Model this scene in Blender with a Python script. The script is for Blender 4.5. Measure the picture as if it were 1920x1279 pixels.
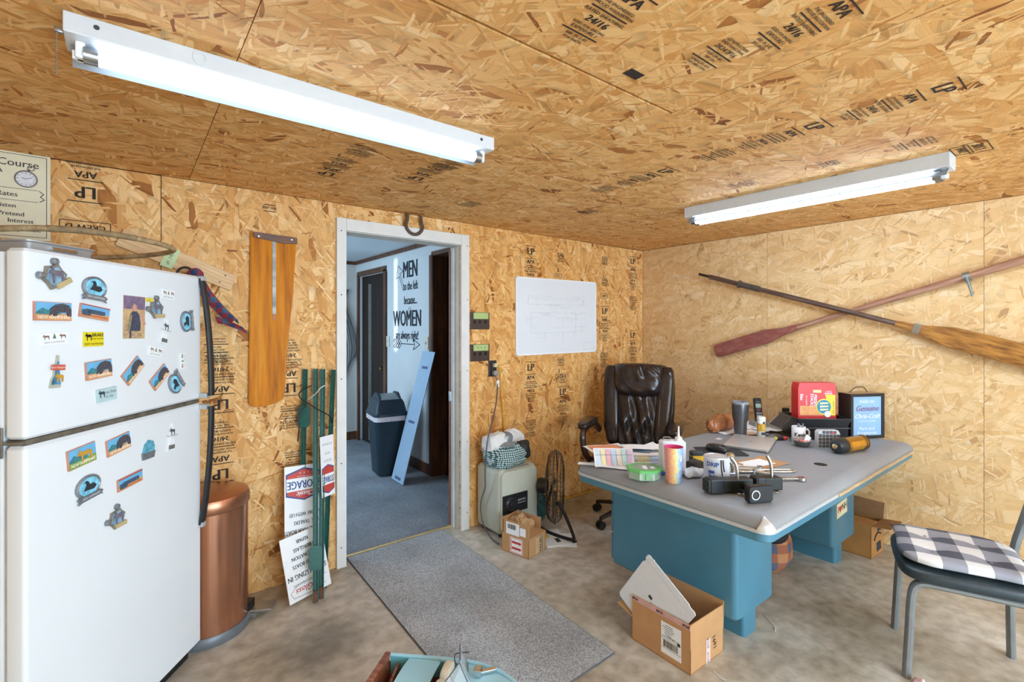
import bpy, bmesh, math, random
from mathutils import Matrix, Vector
for _o in list(bpy.data.objects): bpy.data.objects.remove(_o, do_unlink=True)
scene = bpy.context.scene
col = scene.collection
PI = math.pi

# ------------------------------------------------------------------ camera
cam_data = bpy.data.cameras.new('camera'); cam = bpy.data.objects.new('camera', cam_data); col.objects.link(cam)
cam_data.sensor_width = 36.0; cam_data.lens = 909.09 / 1920 * 36.0
cam_data.shift_y = -(639.5 - 612.88) / 1920
cam_data.clip_start = .02
cam.location = (0, 0, 1.43); cam.rotation_euler = (PI / 2, 0, math.radians(51.738 - 90))
scene.camera = cam
# ------------------------------------------------------------------ world, daylight, exposure
world = bpy.data.worlds.new('world'); scene.world = world; world.use_nodes = True
bg = world.node_tree.nodes['Background']; bg.inputs[0].default_value = (.55, .76, 1, 1); bg.inputs[1].default_value = 1.2
def area_light(name, loc, direction, sx, sy, power, color):
    d = bpy.data.lights.new(name, 'AREA'); d.shape = 'RECTANGLE'; d.size = sx; d.size_y = sy; d.energy = power; d.color = color
    o = bpy.data.objects.new(name, d); col.objects.link(o); o.location = loc
    o.rotation_euler = Vector(direction).to_track_quat('-Z', 'Y').to_euler()
    return o
# fill light added in an invented rear opening, and daylight of the hall window
area_light('rear_fill', (1.3, -2.72, 1.1), (0, 1, 0), 3.0, 1.9, 150, (.64, .83, 1))
area_light('hall_daylight', (.06, 4.87, 1.35), (1, 0, 0), 1.2, 1.5, 30, (.56, .78, 1))
sun = bpy.data.lights.new('sun', 'SUN'); sun.energy = 2.4; sun.angle = .02; sun.color = (.85, .93, 1)
sun_o = bpy.data.objects.new('sun', sun); col.objects.link(sun_o)
sun_o.rotation_euler = Vector((.90, .32, -.03)).to_track_quat('-Z', 'Y').to_euler()
TUBE = 13.0
vs = scene.view_settings
vs.view_transform = 'Standard'; vs.look = 'None'; vs.gamma = 1; vs.use_curve_mapping = False; vs.exposure = 0.5

# ------------------------------------------------------------------ materials
def lin(h):
    if not isinstance(h, str): return h
    h = h.lstrip('#'); c = [int(h[i:i + 2], 16) / 255 for i in (0, 2, 4)]
    return tuple(x / 12.92 if x <= .04045 else ((x + .055) / 1.055) ** 2.4 for x in c)
_mc = {}
def nodes(name):
    m = bpy.data.materials.new(name); m.use_nodes = True
    nt = m.node_tree; b = nt.nodes['Principled BSDF']
    return m, nt, b
def N(nt, t, **kw):
    n = nt.nodes.new(t)
    for k, v in kw.items(): setattr(n, k, v)
    return n
def ramp(nt, stops, interp='LINEAR'):
    r = N(nt, 'ShaderNodeValToRGB'); e = r.color_ramp.elements; r.color_ramp.interpolation = interp
    while len(e) < len(stops): e.new(.5)
    for k, (p, c) in enumerate(stops): e[k].position = p; e[k].color = (*lin(c), 1)
    return r
def M(c, rough=.5, metal=0, var=.10, scale=25, bump=0, emit=0, coat=0, trans=0, alpha=1, stretch=None, bscale=None):
    key = (c, rough, metal, var, scale, bump, emit, coat, trans, alpha, stretch, bscale)
    if key in _mc: return _mc[key]
    m, nt, b = nodes('mat_' + str(len(_mc)))
    L = nt.links.new
    c1 = lin(c)
    tc = N(nt, 'ShaderNodeTexCoord'); mp = N(nt, 'ShaderNodeMapping'); L(tc.outputs['Object'], mp.inputs[0])
    if stretch: mp.inputs['Scale'].default_value = stretch
    nz = N(nt, 'ShaderNodeTexNoise'); nz.inputs['Scale'].default_value = scale; nz.inputs['Detail'].default_value = 4
    L(mp.outputs[0], nz.inputs['Vector'])
    r = N(nt, 'ShaderNodeValToRGB')
    r.color_ramp.elements[0].position = .3; r.color_ramp.elements[1].position = .7
    r.color_ramp.elements[0].color = (*[x * (1 - var) for x in c1], 1)
    r.color_ramp.elements[1].color = (*[min(1, x * (1 + var)) for x in c1], 1)
    L(nz.outputs[0], r.inputs[0]); L(r.outputs[0], b.inputs['Base Color'])
    b.inputs['Roughness'].default_value = rough; b.inputs['Metallic'].default_value = metal
    if coat: b.inputs['Coat Weight'].default_value = coat
    if trans: b.inputs['Transmission Weight'].default_value = trans
    if alpha < 1: b.inputs['Alpha'].default_value = alpha
    if emit:
        b.inputs['Emission Color'].default_value = (*c1, 1); b.inputs['Emission Strength'].default_value = emit
    if bump:
        n2 = N(nt, 'ShaderNodeTexNoise'); n2.inputs['Scale'].default_value = bscale or scale * 4; n2.inputs['Detail'].default_value = 4
        L(mp.outputs[0], n2.inputs['Vector'])
        bp = N(nt, 'ShaderNodeBump'); bp.inputs['Strength'].default_value = bump; bp.inputs['Distance'].default_value = .004
        L(n2.outputs[0], bp.inputs['Height']); L(bp.outputs[0], b.inputs['Normal'])
    _mc[key] = m
    return m

def osb_material():
    """oriented strand board: overlapping rotated rectangular flakes, one random tone each"""
    m, nt, b = nodes('osb'); L = nt.links.new
    tc = N(nt, 'ShaderNodeTexCoord'); oi = N(nt, 'ShaderNodeObjectInfo')
    sc = N(nt, 'ShaderNodeVectorMath', operation='SCALE'); sc.inputs[3].default_value = 37.0; L(oi.outputs['Color'], sc.inputs[0])
    ad = N(nt, 'ShaderNodeVectorMath', operation='ADD'); L(tc.outputs['Object'], ad.inputs[0]); L(sc.outputs[0], ad.inputs[1])
    nz = N(nt, 'ShaderNodeTexNoise'); nz.inputs['Scale'].default_value = 6; nz.inputs['Detail'].default_value = 2; L(ad.outputs[0], nz.inputs['Vector'])
    s1 = N(nt, 'ShaderNodeVectorMath', operation='MULTIPLY_ADD'); L(nz.outputs['Color'], s1.inputs[0])
    s1.inputs[1].default_value = (.034, .034, 0); L(ad.outputs[0], s1.inputs[2])
    P = s1.outputs[0]
    tone = None; vec = None; dist = None
    layers = [(4, .20, .062, 1.0), (38, .15, .046, .45), (-33, .17, .052, .45), (12, .20, .040, .40), (78, .13, .040, .30), (-14, .18, .048, .34), (-62, .11, .034, .24), (-3, .15, .030, .24), (28, .085, .010, .13), (-42, .075, .009, .13), (84, .06, .009, .10)]
    for k, (ang, ln, wd, pr) in enumerate(layers):
        ro = N(nt, 'ShaderNodeVectorRotate', rotation_type='Z_AXIS'); ro.inputs['Angle'].default_value = math.radians(ang); L(P, ro.inputs['Vector'])
        ma = N(nt, 'ShaderNodeVectorMath', operation='MULTIPLY_ADD'); L(ro.outputs[0], ma.inputs[0])
        ma.inputs[1].default_value = (1 / ln, 1 / wd, 0); ma.inputs[2].default_value = (3.7 * k, 9.1 * k, 0)
        vo = N(nt, 'ShaderNodeTexVoronoi', voronoi_dimensions='2D', distance='CHEBYCHEV'); vo.inputs['Scale'].default_value = 1
        L(ma.outputs[0], vo.inputs['Vector'])
        sp = N(nt, 'ShaderNodeSeparateColor'); L(vo.outputs['Color'], sp.inputs[0])
        if tone is None:
            tone, vec, dist = sp.outputs[1], ma.outputs[0], vo.outputs['Distance']; continue
        lt = N(nt, 'ShaderNodeMath', operation='LESS_THAN'); L(sp.outputs[0], lt.inputs[0]); lt.inputs[1].default_value = pr
        mx = N(nt, 'ShaderNodeMix'); L(lt.outputs[0], mx.inputs[0]); L(tone, mx.inputs[2]); L(sp.outputs[1], mx.inputs[3]); tone = mx.outputs[0]
        md = N(nt, 'ShaderNodeMix'); L(lt.outputs[0], md.inputs[0]); L(dist, md.inputs[2]); L(vo.outputs['Distance'], md.inputs[3]); dist = md.outputs[0]
        mv = N(nt, 'ShaderNodeMix', data_type='VECTOR'); L(lt.outputs[0], mv.inputs[0]); L(vec, mv.inputs[4]); L(ma.outputs[0], mv.inputs[5]); vec = mv.outputs[1]
    gs = N(nt, 'ShaderNodeVectorMath', operation='MULTIPLY'); L(vec, gs.inputs[0]); gs.inputs[1].default_value = (.7, 9, 1)
    gr = N(nt, 'ShaderNodeTexNoise'); gr.inputs['Scale'].default_value = 1.6; gr.inputs['Detail'].default_value = 4; L(gs.outputs[0], gr.inputs['Vector'])
    g2 = N(nt, 'ShaderNodeMath', operation='MULTIPLY_ADD'); L(gr.outputs[0], g2.inputs[0]); g2.inputs[1].default_value = .62; g2.inputs[2].default_value = .70
    ed = N(nt, 'ShaderNodeMapRange'); L(dist, ed.inputs[0]); ed.inputs[1].default_value = .42; ed.inputs[2].default_value = .75; ed.inputs[3].default_value = 0; ed.inputs[4].default_value = -.28
    g4 = N(nt, 'ShaderNodeMath', operation='ADD'); L(g2.outputs[0], g4.inputs[0]); L(ed.outputs[0], g4.inputs[1])
    cr = ramp(nt, [(.0, '#8a5a34'), (.024, '#b07c48'), (.06, '#d0a066'), (.35, '#dcb37c'), (.65, '#e4c08c'), (.9, '#ebcd9e'), (1, '#f2dcb6')])
    L(tone, cr.inputs[0])
    sh = N(nt, 'ShaderNodeVectorMath', operation='SCALE'); L(cr.outputs[0], sh.inputs[0]); L(g4.outputs[0], sh.inputs[3])
    # tint by object alpha channel: higher is more orange
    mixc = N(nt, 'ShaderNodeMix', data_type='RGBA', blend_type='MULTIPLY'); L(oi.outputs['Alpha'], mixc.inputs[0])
    # right-wall glare put into the colour: paler, flatter sheets at near-zero tint
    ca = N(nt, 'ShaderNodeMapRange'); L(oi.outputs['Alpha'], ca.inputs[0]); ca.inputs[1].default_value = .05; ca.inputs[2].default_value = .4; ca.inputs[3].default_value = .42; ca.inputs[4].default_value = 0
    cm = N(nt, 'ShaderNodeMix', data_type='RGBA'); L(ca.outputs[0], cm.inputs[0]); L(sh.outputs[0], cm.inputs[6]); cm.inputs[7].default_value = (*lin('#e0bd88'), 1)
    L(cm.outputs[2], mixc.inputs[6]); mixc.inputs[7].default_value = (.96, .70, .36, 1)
    L(mixc.outputs[2], b.inputs['Base Color'])
    b.inputs['Roughness'].default_value = .75; b.inputs['Specular IOR Level'].default_value = .25
    return m
OSB = osb_material()

def concrete_material():
    m, nt, b = nodes('concrete'); L = nt.links.new
    tc = N(nt, 'ShaderNodeTexCoord')
    a = N(nt, 'ShaderNodeTexNoise'); a.inputs['Scale'].default_value = 1.7; a.inputs['Detail'].default_value = 8; a.inputs['Roughness'].default_value = .62; L(tc.outputs['Object'], a.inputs['Vector'])
    r = ramp(nt, [(.30, '#998d78'), (.42, '#b6aa97'), (.52, '#cbc2b2'), (.68, '#ddd7ca')]); L(a.outputs[0], r.inputs[0])
    f = N(nt, 'ShaderNodeTexNoise'); f.inputs['Scale'].default_value = 16; f.inputs['Detail'].default_value = 8; L(tc.outputs['Object'], f.inputs['Vector'])
    fr = ramp(nt, [(.3, '#d4d2ce'), (.62, '#ffffff')]); L(f.outputs[0], fr.inputs[0])
    mx = N(nt, 'ShaderNodeMix', data_type='RGBA', blend_type='MULTIPLY'); mx.inputs[0].default_value = 1; L(r.outputs[0], mx.inputs[6]); L(fr.outputs[0], mx.inputs[7])
    # an oil stain beside the bin and dark scuffs with their own shape
    d = N(nt, 'ShaderNodeVectorMath', operation='DISTANCE'); nd = N(nt, 'ShaderNodeTexNoise'); nd.inputs['Scale'].default_value = 7; nd.inputs['Detail'].default_value = 5; L(tc.outputs['Object'], nd.inputs['Vector'])
    dv = N(nt, 'ShaderNodeVectorMath', operation='MULTIPLY_ADD'); L(nd.outputs['Color'], dv.inputs[0]); dv.inputs[1].default_value = (.32, .32, 0); L(tc.outputs['Object'], dv.inputs[2])
    L(dv.outputs[0], d.inputs[0]); d.inputs[1].default_value = (.84, 2.42, .0)
    sr = N(nt, 'ShaderNodeMapRange'); L(d.outputs['Value'], sr.inputs[0]); sr.inputs[1].default_value = .08; sr.inputs[2].default_value = .27; sr.inputs[3].default_value = .62; sr.inputs[4].default_value = 0
    m2 = N(nt, 'ShaderNodeMix', data_type='RGBA'); L(sr.outputs[0], m2.inputs[0]); L(mx.outputs[2], m2.inputs[6]); m2.inputs[7].default_value = (*lin('#5d5c57'), 1)
    L(m2.outputs[2], b.inputs['Base Color']); b.inputs['Roughness'].default_value = .48
    bp = N(nt, 'ShaderNodeBump'); bp.inputs['Strength'].default_value = .15; bp.inputs['Distance'].default_value = .004; L(f.outputs[0], bp.inputs['Height']); L(bp.outputs[0], b.inputs['Normal'])
    return m
def carpet_material(name, c1, c2):
    m, nt, b = nodes(name); L = nt.links.new
    tc = N(nt, 'ShaderNodeTexCoord')
    a = N(nt, 'ShaderNodeTexNoise'); a.inputs['Scale'].default_value = 170; a.inputs['Detail'].default_value = 5; L(tc.outputs['Object'], a.inputs['Vector'])
    r = ramp(nt, [(.36, c1), (.64, c2)]); L(a.outputs[0], r.inputs[0])
    g = N(nt, 'ShaderNodeTexNoise'); g.inputs['Scale'].default_value = 3; g.inputs['Detail'].default_value = 5; L(tc.outputs['Object'], g.inputs['Vector'])
    gr = ramp(nt, [(.3, '#d8d8d8'), (.7, '#ffffff')]); L(g.outputs[0], gr.inputs[0])
    mx = N(nt, 'ShaderNodeMix', data_type='RGBA', blend_type='MULTIPLY'); mx.inputs[0].default_value = 1; L(r.outputs[0], mx.inputs[6]); L(gr.outputs[0], mx.inputs[7])
    L(mx.outputs[2], b.inputs['Base Color']); b.inputs['Roughness'].default_value = .95
    bp = N(nt, 'ShaderNodeBump'); bp.inputs['Strength'].default_value = .5; bp.inputs['Distance'].default_value = .004; L(a.outputs[0], bp.inputs['Height']); L(bp.outputs[0], b.inputs['Normal'])
    return m
def wood_material(name, stops, stretch=(1, 12, 12), scale=4, rough=.4, coat=0):
    m, nt, b = nodes(name); L = nt.links.new
    tc = N(nt, 'ShaderNodeTexCoord'); mp = N(nt, 'ShaderNodeMapping'); mp.inputs['Scale'].default_value = stretch; L(tc.outputs['Object'], mp.inputs[0])
    a = N(nt, 'ShaderNodeTexNoise'); a.inputs['Scale'].default_value = scale; a.inputs['Detail'].default_value = 7; a.inputs['Roughness'].default_value = .6; L(mp.outputs[0], a.inputs['Vector'])
    r = ramp(nt, stops); L(a.outputs[0], r.inputs[0]); L(r.outputs[0], b.inputs['Base Color']); b.inputs['Roughness'].default_value = rough; b.inputs['Coat Weight'].default_value = coat
    return m
def check_material(name, size, cols, axes=(0, 1), rough=.85, bumpy=0):
    """woven check: two crossing stripe sets give light, mid and dark squares"""
    m, nt, b = nodes(name); L = nt.links.new
    tc = N(nt, 'ShaderNodeTexCoord'); sp = N(nt, 'ShaderNodeSeparateXYZ'); L(tc.outputs['UV'] if axes == 'uv' else tc.outputs['Object'], sp.inputs[0])
    st = []
    for ax in ((0, 1) if axes == 'uv' else axes):
        a = N(nt, 'ShaderNodeMath', operation='MULTIPLY'); L(sp.outputs[ax], a.inputs[0]); a.inputs[1].default_value = .5 / size
        f = N(nt, 'ShaderNodeMath', operation='FRACT'); L(a.outputs[0], f.inputs[0])
        g = N(nt, 'ShaderNodeMath', operation='GREATER_THAN'); L(f.outputs[0], g.inputs[0]); g.inputs[1].default_value = .5
        st.append(g)
    s = N(nt, 'ShaderNodeMath', operation='ADD'); L(st[0].outputs[0], s.inputs[0]); L(st[1].outputs[0], s.inputs[1])
    h = N(nt, 'ShaderNodeMath', operation='MULTIPLY'); L(s.outputs[0], h.inputs[0]); h.inputs[1].default_value = .5
    r = ramp(nt, [(0, cols[0]), (.25, cols[1]), (.75, cols[2])], 'CONSTANT'); L(h.outputs[0], r.inputs[0])
    L(r.outputs[0], b.inputs['Base Color']); b.inputs['Roughness'].default_value = rough
    return m

# ------------------------------------------------------------------ geometry
def axes(o, x, y):
    x = Vector(x).normalized(); y = Vector(y); z = x.cross(y).normalized(); y = z.cross(x).normalized()
    m = Matrix((( x.x, y.x, z.x, o[0]), (x.y, y.y, z.y, o[1]), (x.z, y.z, z.z, o[2]), (0, 0, 0, 1)))
    return m
def T(x=0, y=0, z=0): return Matrix.Translation((x, y, z))
def RZ(a): return Matrix.Rotation(math.radians(a), 4, 'Z')
def RX(a): return Matrix.Rotation(math.radians(a), 4, 'X')
def RY(a): return Matrix.Rotation(math.radians(a), 4, 'Y')
_font = {}
def text_mesh(body, size, align, bold, shear, spacing):
    k = (body, size, align, bold, shear, spacing)
    if k not in _font:
        c = bpy.data.curves.new('lettering', 'FONT'); c.body = body; c.size = size; c.align_x = align; c.align_y = 'CENTER'
        c.resolution_u = 2; c.offset = bold; c.shear = shear; c.space_character = spacing; c.fill_mode = 'FRONT'
        o = bpy.data.objects.new('tmp', c); me = bpy.data.meshes.new_from_object(o)
        bpy.data.objects.remove(o); _font[k] = me
    return _font[k]
class G:
    def __init__(s): s.bm = bmesh.new()
    def _merge(s, t, m=None):
        if m is not None: bmesh.ops.transform(t, matrix=m, verts=t.verts)
        me = bpy.data.meshes.new('t'); t.to_mesh(me); t.free(); s.bm.from_mesh(me); bpy.data.meshes.remove(me)
        return s
    def box(s, c, d, bev=0, m=None, seg=2):
        t = bmesh.new(); bmesh.ops.create_cube(t, size=1)
        bmesh.ops.scale(t, vec=d, verts=t.verts)
        if bev: bmesh.ops.bevel(t, geom=t.edges[:], offset=min(bev, min(d) * .49), segments=seg, affect='EDGES', profile=.6)
        bmesh.ops.translate(t, vec=c, verts=t.verts)
        return s._merge(t, m)
    def cyl(s, p0, p1, r0, r1=None, n=16, m=None):
        r1 = r0 if r1 is None else r1; p0 = Vector(p0); p1 = Vector(p1); d = p1 - p0
        t = bmesh.new(); bmesh.ops.create_cone(t, cap_ends=True, segments=n, radius1=r0, radius2=r1, depth=d.length)
        q = d.to_track_quat('Z', 'Y').to_matrix().to_4x4(); q.translation = (p0 + p1) / 2
        bmesh.ops.transform(t, matrix=q, verts=t.verts)
        return s._merge(t, m)
    def ball(s, c, r, m=None, n=12, sc=(1, 1, 1)):
        t = bmesh.new(); bmesh.ops.create_uvsphere(t, u_segments=n, v_segments=max(6, n * 2 // 3), radius=r)
        bmesh.ops.scale(t, vec=sc, verts=t.verts); bmesh.ops.translate(t, vec=c, verts=t.verts)
        return s._merge(t, m)
    def lathe(s, prof, n=24, m=None, sx=1, sy=1):
        t = bmesh.new(); rings = []
        for r, z in prof:
            rings.append([t.verts.new((0, 0, z))] if r < 1e-6 else [t.verts.new((r * sx * math.cos(2 * PI * k / n), r * sy * math.sin(2 * PI * k / n), z)) for k in range(n)])
        for a, b in zip(rings, rings[1:]):
            for k in range(n):
                j = (k + 1) % n
                if len(a) == 1 and len(b) == 1: continue
                if len(a) == 1: t.faces.new((a[0], b[j], b[k]))
                elif len(b) == 1: t.faces.new((a[k], a[j], b[0]))
                else: t.faces.new((a[k], a[j], b[j], b[k]))
        bmesh.ops.recalc_face_normals(t, faces=t.faces)
        return s._merge(t, m)
    def tube(s, pts, r, n=8, closed=False, m=None, smooth=0, rs=None, flat=None):
        pts = [Vector(p) for p in pts]
        for _ in range(smooth):
            q = [] if closed else [pts[0]]
            L = len(pts)
            for k in range(L if closed else L - 1):
                a, b = pts[k], pts[(k + 1) % L]; q += [a * .75 + b * .25, a * .25 + b * .75]
            if not closed: q.append(pts[-1])
            pts = q
        t = bmesh.new(); rings = []; L = len(pts); up = None
        for k, p in enumerate(pts):
            a = pts[k - 1] if (k or closed) else p; b = pts[(k + 1) % L] if (k < L - 1 or closed) else p
            d = (b - a).normalized()
            if up is None: up = Vector((0, 0, 1)) if abs(d.z) < .9 else Vector((1, 0, 0))
            x = d.cross(up)
            if x.length < 1e-5: x = d.cross(Vector((1, 0, 0)))
            x.normalize(); y = x.cross(d).normalized(); up = y
            rr = r if rs is None else r * rs(k / (L - 1))
            f = flat or 1
            rings.append([t.verts.new(p + x * rr * math.cos(2 * PI * j / n) + y * rr * f * math.sin(2 * PI * j / n)) for j in range(n)])
        for k in range(L if closed else L - 1):
            a, b = rings[k], rings[(k + 1) % L]
            for j in range(n): t.faces.new((a[j], a[(j + 1) % n], b[(j + 1) % n], b[j]))
        if not closed:
            t.faces.new(rings[0]); t.faces.new(rings[-1])
        bmesh.ops.recalc_face_normals(t, faces=t.faces)
        return s._merge(t, m)
    def prism(s, pts, z0, z1, m=None, bev=0):
        t = bmesh.new(); a = [t.verts.new((x, y, z0)) for x, y in pts]; b = [t.verts.new((x, y, z1)) for x, y in pts]
        n = len(pts); t.faces.new(a[::-1]); t.faces.new(b)
        for k in range(n): t.faces.new((a[k], a[(k + 1) % n], b[(k + 1) % n], b[k]))
        bmesh.ops.recalc_face_normals(t, faces=t.faces)
        if bev: bmesh.ops.bevel(t, geom=t.edges[:], offset=bev, segments=2, affect='EDGES')
        return s._merge(t, m)
    def flat(s, pts, z=0, m=None):
        t = bmesh.new(); t.faces.new([t.verts.new((x, y, z)) for x, y in pts]); bmesh.ops.recalc_face_normals(t, faces=t.faces)
        return s._merge(t, m)
    def loft(s, x0, x1, y0, y1, r, prof, n=5, m=None, cap0=True, cap1=True):
        """rounded rectangle swept through (inset, z) pairs"""
        t = bmesh.new(); rings = []
        for ins, z in prof:
            rr = max(r - ins, .0005); ring = []
            for cx, cy, a0 in ((x1 - ins - rr, y1 - ins - rr, 0), (x0 + ins + rr, y1 - ins - rr, 90), (x0 + ins + rr, y0 + ins + rr, 180), (x1 - ins - rr, y0 + ins + rr, 270)):
                for k in range(n + 1):
                    a = math.radians(a0 + 90 * k / n); ring.append(t.verts.new((cx + rr * math.cos(a), cy + rr * math.sin(a), z)))
            rings.append(ring)
        L = len(rings[0])
        for a, b in zip(rings, rings[1:]):
            for k in range(L): t.faces.new((a[k], a[(k + 1) % L], b[(k + 1) % L], b[k]))
        if cap0: t.faces.new(rings[0][::-1])
        if cap1: t.faces.new(rings[-1])
        bmesh.ops.recalc_face_normals(t, faces=t.faces)
        return s._merge(t, m)
    def grid(s, fn, nu, nv, m=None, thick=0, uv=False, wrap=False):
        t = bmesh.new(); lay = t.loops.layers.uv.new('UVMap') if uv else None
        V = [[t.verts.new(fn(u / nu, v / nv)) for v in range(nv + 1)] for u in range(nu + 1)]
        for u in range(nu):
            for v in range(nv):
                f = t.faces.new((V[u][v], V[u + 1][v], V[u + 1][v + 1], V[u][v + 1]))
                if uv:
                    for lp, (a, b) in zip(f.loops, ((u, v), (u + 1, v), (u + 1, v + 1), (u, v + 1))): lp[lay].uv = (a / nu, b / nv)
        if thick:
            t.normal_update(); bmesh.ops.solidify(t, geom=t.faces[:], thickness=thick)
        if wrap: bmesh.ops.remove_doubles(t, verts=t.verts, dist=1e-5)
        return s._merge(t, m)
    def text(s, body, size, m, align='CENTER', sx=1, bold=0, shear=0, spacing=1, sy=1):
        if bold:
            for k, dx in enumerate((-bold, bold)): s.text(body, size, m @ Matrix.Translation((dx, 0, .00008 * (k + 1))), align, sx, 0, shear, spacing, sy)
        t = bmesh.new(); t.from_mesh(text_mesh(body, size, align, 0, shear, spacing))
        if sx != 1 or sy != 1: bmesh.ops.scale(t, vec=(sx, sy, 1), verts=t.verts)
        return s._merge(t, m)
    def to(s, name, mat, parent=None, smooth=False, label=None, cat=None, group=None, kind=None, loc=None, rz=None, mw=None, weld=False):
        if weld: bmesh.ops.remove_doubles(s.bm, verts=s.bm.verts, dist=1e-5)
        me = bpy.data.meshes.new(name); s.bm.to_mesh(me); s.bm.free()
        me.materials.append(mat)
        if smooth:
            me.polygons.foreach_set('use_smooth', [True] * len(me.polygons)); me.set_sharp_from_angle(angle=math.radians(38 if smooth is True else smooth))
        o = bpy.data.objects.new(name, me); col.objects.link(o); o.parent = parent
        return props(o, label, cat, group, kind, loc, rz, mw)
def props(o, label=None, cat=None, group=None, kind=None, loc=None, rz=None, mw=None):
    if label: o['label'] = label
    if cat: o['category'] = cat
    if group: o['group'] = group
    if kind: o['kind'] = kind
    if mw is not None: o.matrix_basis = mw
    if loc is not None: o.location = loc
    if rz is not None: o.rotation_euler = (0, 0, math.radians(rz))
    return o
def thing(name, label, cat, loc=(0, 0, 0), rz=0, group=None, mw=None):
    o = bpy.data.objects.new(name, None); o.empty_display_size = .05; col.objects.link(o)
    return props(o, label, cat, group, None, None if mw is not None else loc, None if mw is not None else rz, mw)
def dup(root, loc, rz=None, label=None, group=None):
    def cp(o, par):
        c = o.copy(); col.objects.link(c); c.parent = par
        for ch in [k for k in bpy.data.objects if k.parent == o]: cp(ch, c)
        return c
    r = cp(root, None); r.location = loc
    if rz is not None: r.rotation_euler = (0, 0, math.radians(rz))
    if label: r['label'] = label
    if group: r['group'] = group
    return r
RC = -38.262            # turn that makes local -Y look at the photographer's spot
rnd = random.Random(11)

# ------------------------------------------------------------------ shared materials
WHITE = M('#e9ebec', .35, var=.03); BLACK = M('#17181a', .45, var=.15); CHROME = M('#d4d7da', .18, 1, var=.05); STEEL = M('#a9acae', .32, 1, var=.08)
INK = M('#2b211b', .8, var=.2); PAPER = M('#eceded', .75, var=.03); CARD = M('#bb8d5e', .85, var=.06, scale=14); CARD_IN = M('#a87d52', .9, var=.06, scale=14)
PAINTW = M('#dcdad5', .5, var=.05, scale=9); DARKGREY = M('#3a3c3f', .5, var=.12); NAVY = M('#16202b', .7, var=.1)
# ================================================================== STRUCTURE
W, XR, CE = 2.90, 3.90, 2.165
XL, YF = -1.25, -2.6
GAP = M('#46200f', .9)
def struct(g, name, mat, **k): return g.to(name, mat, kind='structure', **k)
floor = struct(G().box(((XL + XR) / 2, (YF + 3.0) / 2, -.05), (XR - XL, 3.0 - YF, .1)), 'floor', concrete_material())
# walls and ceiling: framing behind, strand-board sheets in front
g = G(); t_ = .12
g.box(((XL + .985) / 2, W + .011 + t_ / 2, 1.1), (.985 - XL, t_, 2.2)); g.box(((1.83 + XR + .1) / 2, W + .011 + t_ / 2, 1.1), (XR + .1 - 1.83, t_, 2.2)); g.box((1.4075, W + .011 + t_ / 2, 2.105), (.845, t_, .19))
wall_back = struct(g, 'wall_back', GAP)
wall_right = struct(G().box((XR + .061, (YF + W) / 2 + .03, 1.1), (.1, W - YF + .2, 2.3)), 'wall_right', GAP)
wall_left = struct(G().box((XL - .061, (YF + W) / 2, 1.1), (.1, W - YF, 2.2)), 'wall_left', GAP)
g = G(); g.box((-.8, YF - .061, 1.1), (.9, .1, 2.2)); g.box((3.45, YF - .061, 1.1), (.9, .1, 2.2)); g.box((1.325, YF - .061, 2.15), (3.35, .1, .1))
wall_front = struct(g, 'wall_front', GAP)
ceiling = struct(G().box(((XL + XR) / 2, (YF + W) / 2, CE + .061), (XR - XL + .2, W - YF + .2, .1)), 'ceiling', GAP)
PL = {'back': ((0, W, 0), (0, 0, 1), (-1, 0, 0), lambda a, b: (b, -a)),
      'right': ((XR, 0, 0), (0, -1, 0), (0, 0, 1), lambda a, b: (-a, b)),
      'left': ((XL, 0, 0), (0, 0, 1), (0, -1, 0), lambda a, b: (b, -a)),
      'front': ((0, YF, 0), (0, 0, 1), (1, 0, 0), lambda a, b: (b, a)),
      'ceil': ((0, 0, CE), (1, 0, 0), (0, -1, 0), lambda a, b: (a, -b))}
PL['left'] = ((XL, 0, 0), (0, 1, 0), (0, 0, 1), lambda a, b: (a, b))
def panel(parent, plane, pts, tint=0.0):
    o, xa, ya, f = PL[plane]
    ob = G().prism([f(a, b) for a, b in pts], -.011, 0).to('panel', OSB, parent, mw=axes(o, xa, ya))
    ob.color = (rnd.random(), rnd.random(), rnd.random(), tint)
    return ob
def rect(a0, a1, b0, b1, e=.0016): return [(a0 + e, b0 + e), (a1 - e, b0 + e), (a1 - e, b1 - e), (a0 + e, b1 - e)]
for a, b in ((XL, -1.1), (-1.1, .12)): panel(wall_back, 'back', rect(a, b, 0, 2.163), .5)
panel(wall_back, 'back', [(.1216, .002), (.985, .002), (.985, 2.03), (1.8184, 2.03), (1.8184, 2.163), (.1216, 2.163)], .5)
panel(wall_back, 'back', [(1.8216, 2.163), (1.8216, .002), (3.0384, .002), (3.0384, 2.163)], .75)
panel(wall_back, 'back', rect(3.04, XR, 0, 2.163), .65)
for a, b in ((YF, -1.926), (-1.926, -.706), (-.706, .514), (.514, 1.734), (1.734, W)): panel(wall_right, 'right', rect(a, b, 0, 2.1635, .0010), .05)  # low tint paints the glare into the right wall's colour
for a, b in ((YF, -1.9), (-1.9, -.68), (-.68, .54), (.54, 1.76), (1.76, W)): panel(wall_left, 'left', rect(a, b, 0, 2.163), .1)
panel(wall_front, 'front', rect(XL, -.35, 0, 2.163), .1); panel(wall_front, 'front', rect(3.0, XR, 0, 2.163), .1); panel(wall_front, 'front', rect(-.35, 3.0, 2.1, 2.163), .1)
for a, b in ((XL, -.97), (-.97, 1.466), (1.466, XR)):
    for c, d in ((YF, -1.464), (-1.464, -.244)): panel(ceiling, 'ceil', rect(a, b, c, d), .6)
for a, b in ((XL, -.97), (-.97, 1.466)): panel(ceiling, 'ceil', [(a + .002, -.242), (b - .002, -.242), (b - .002, .965), (a + .002, .965)], .62)
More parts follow.
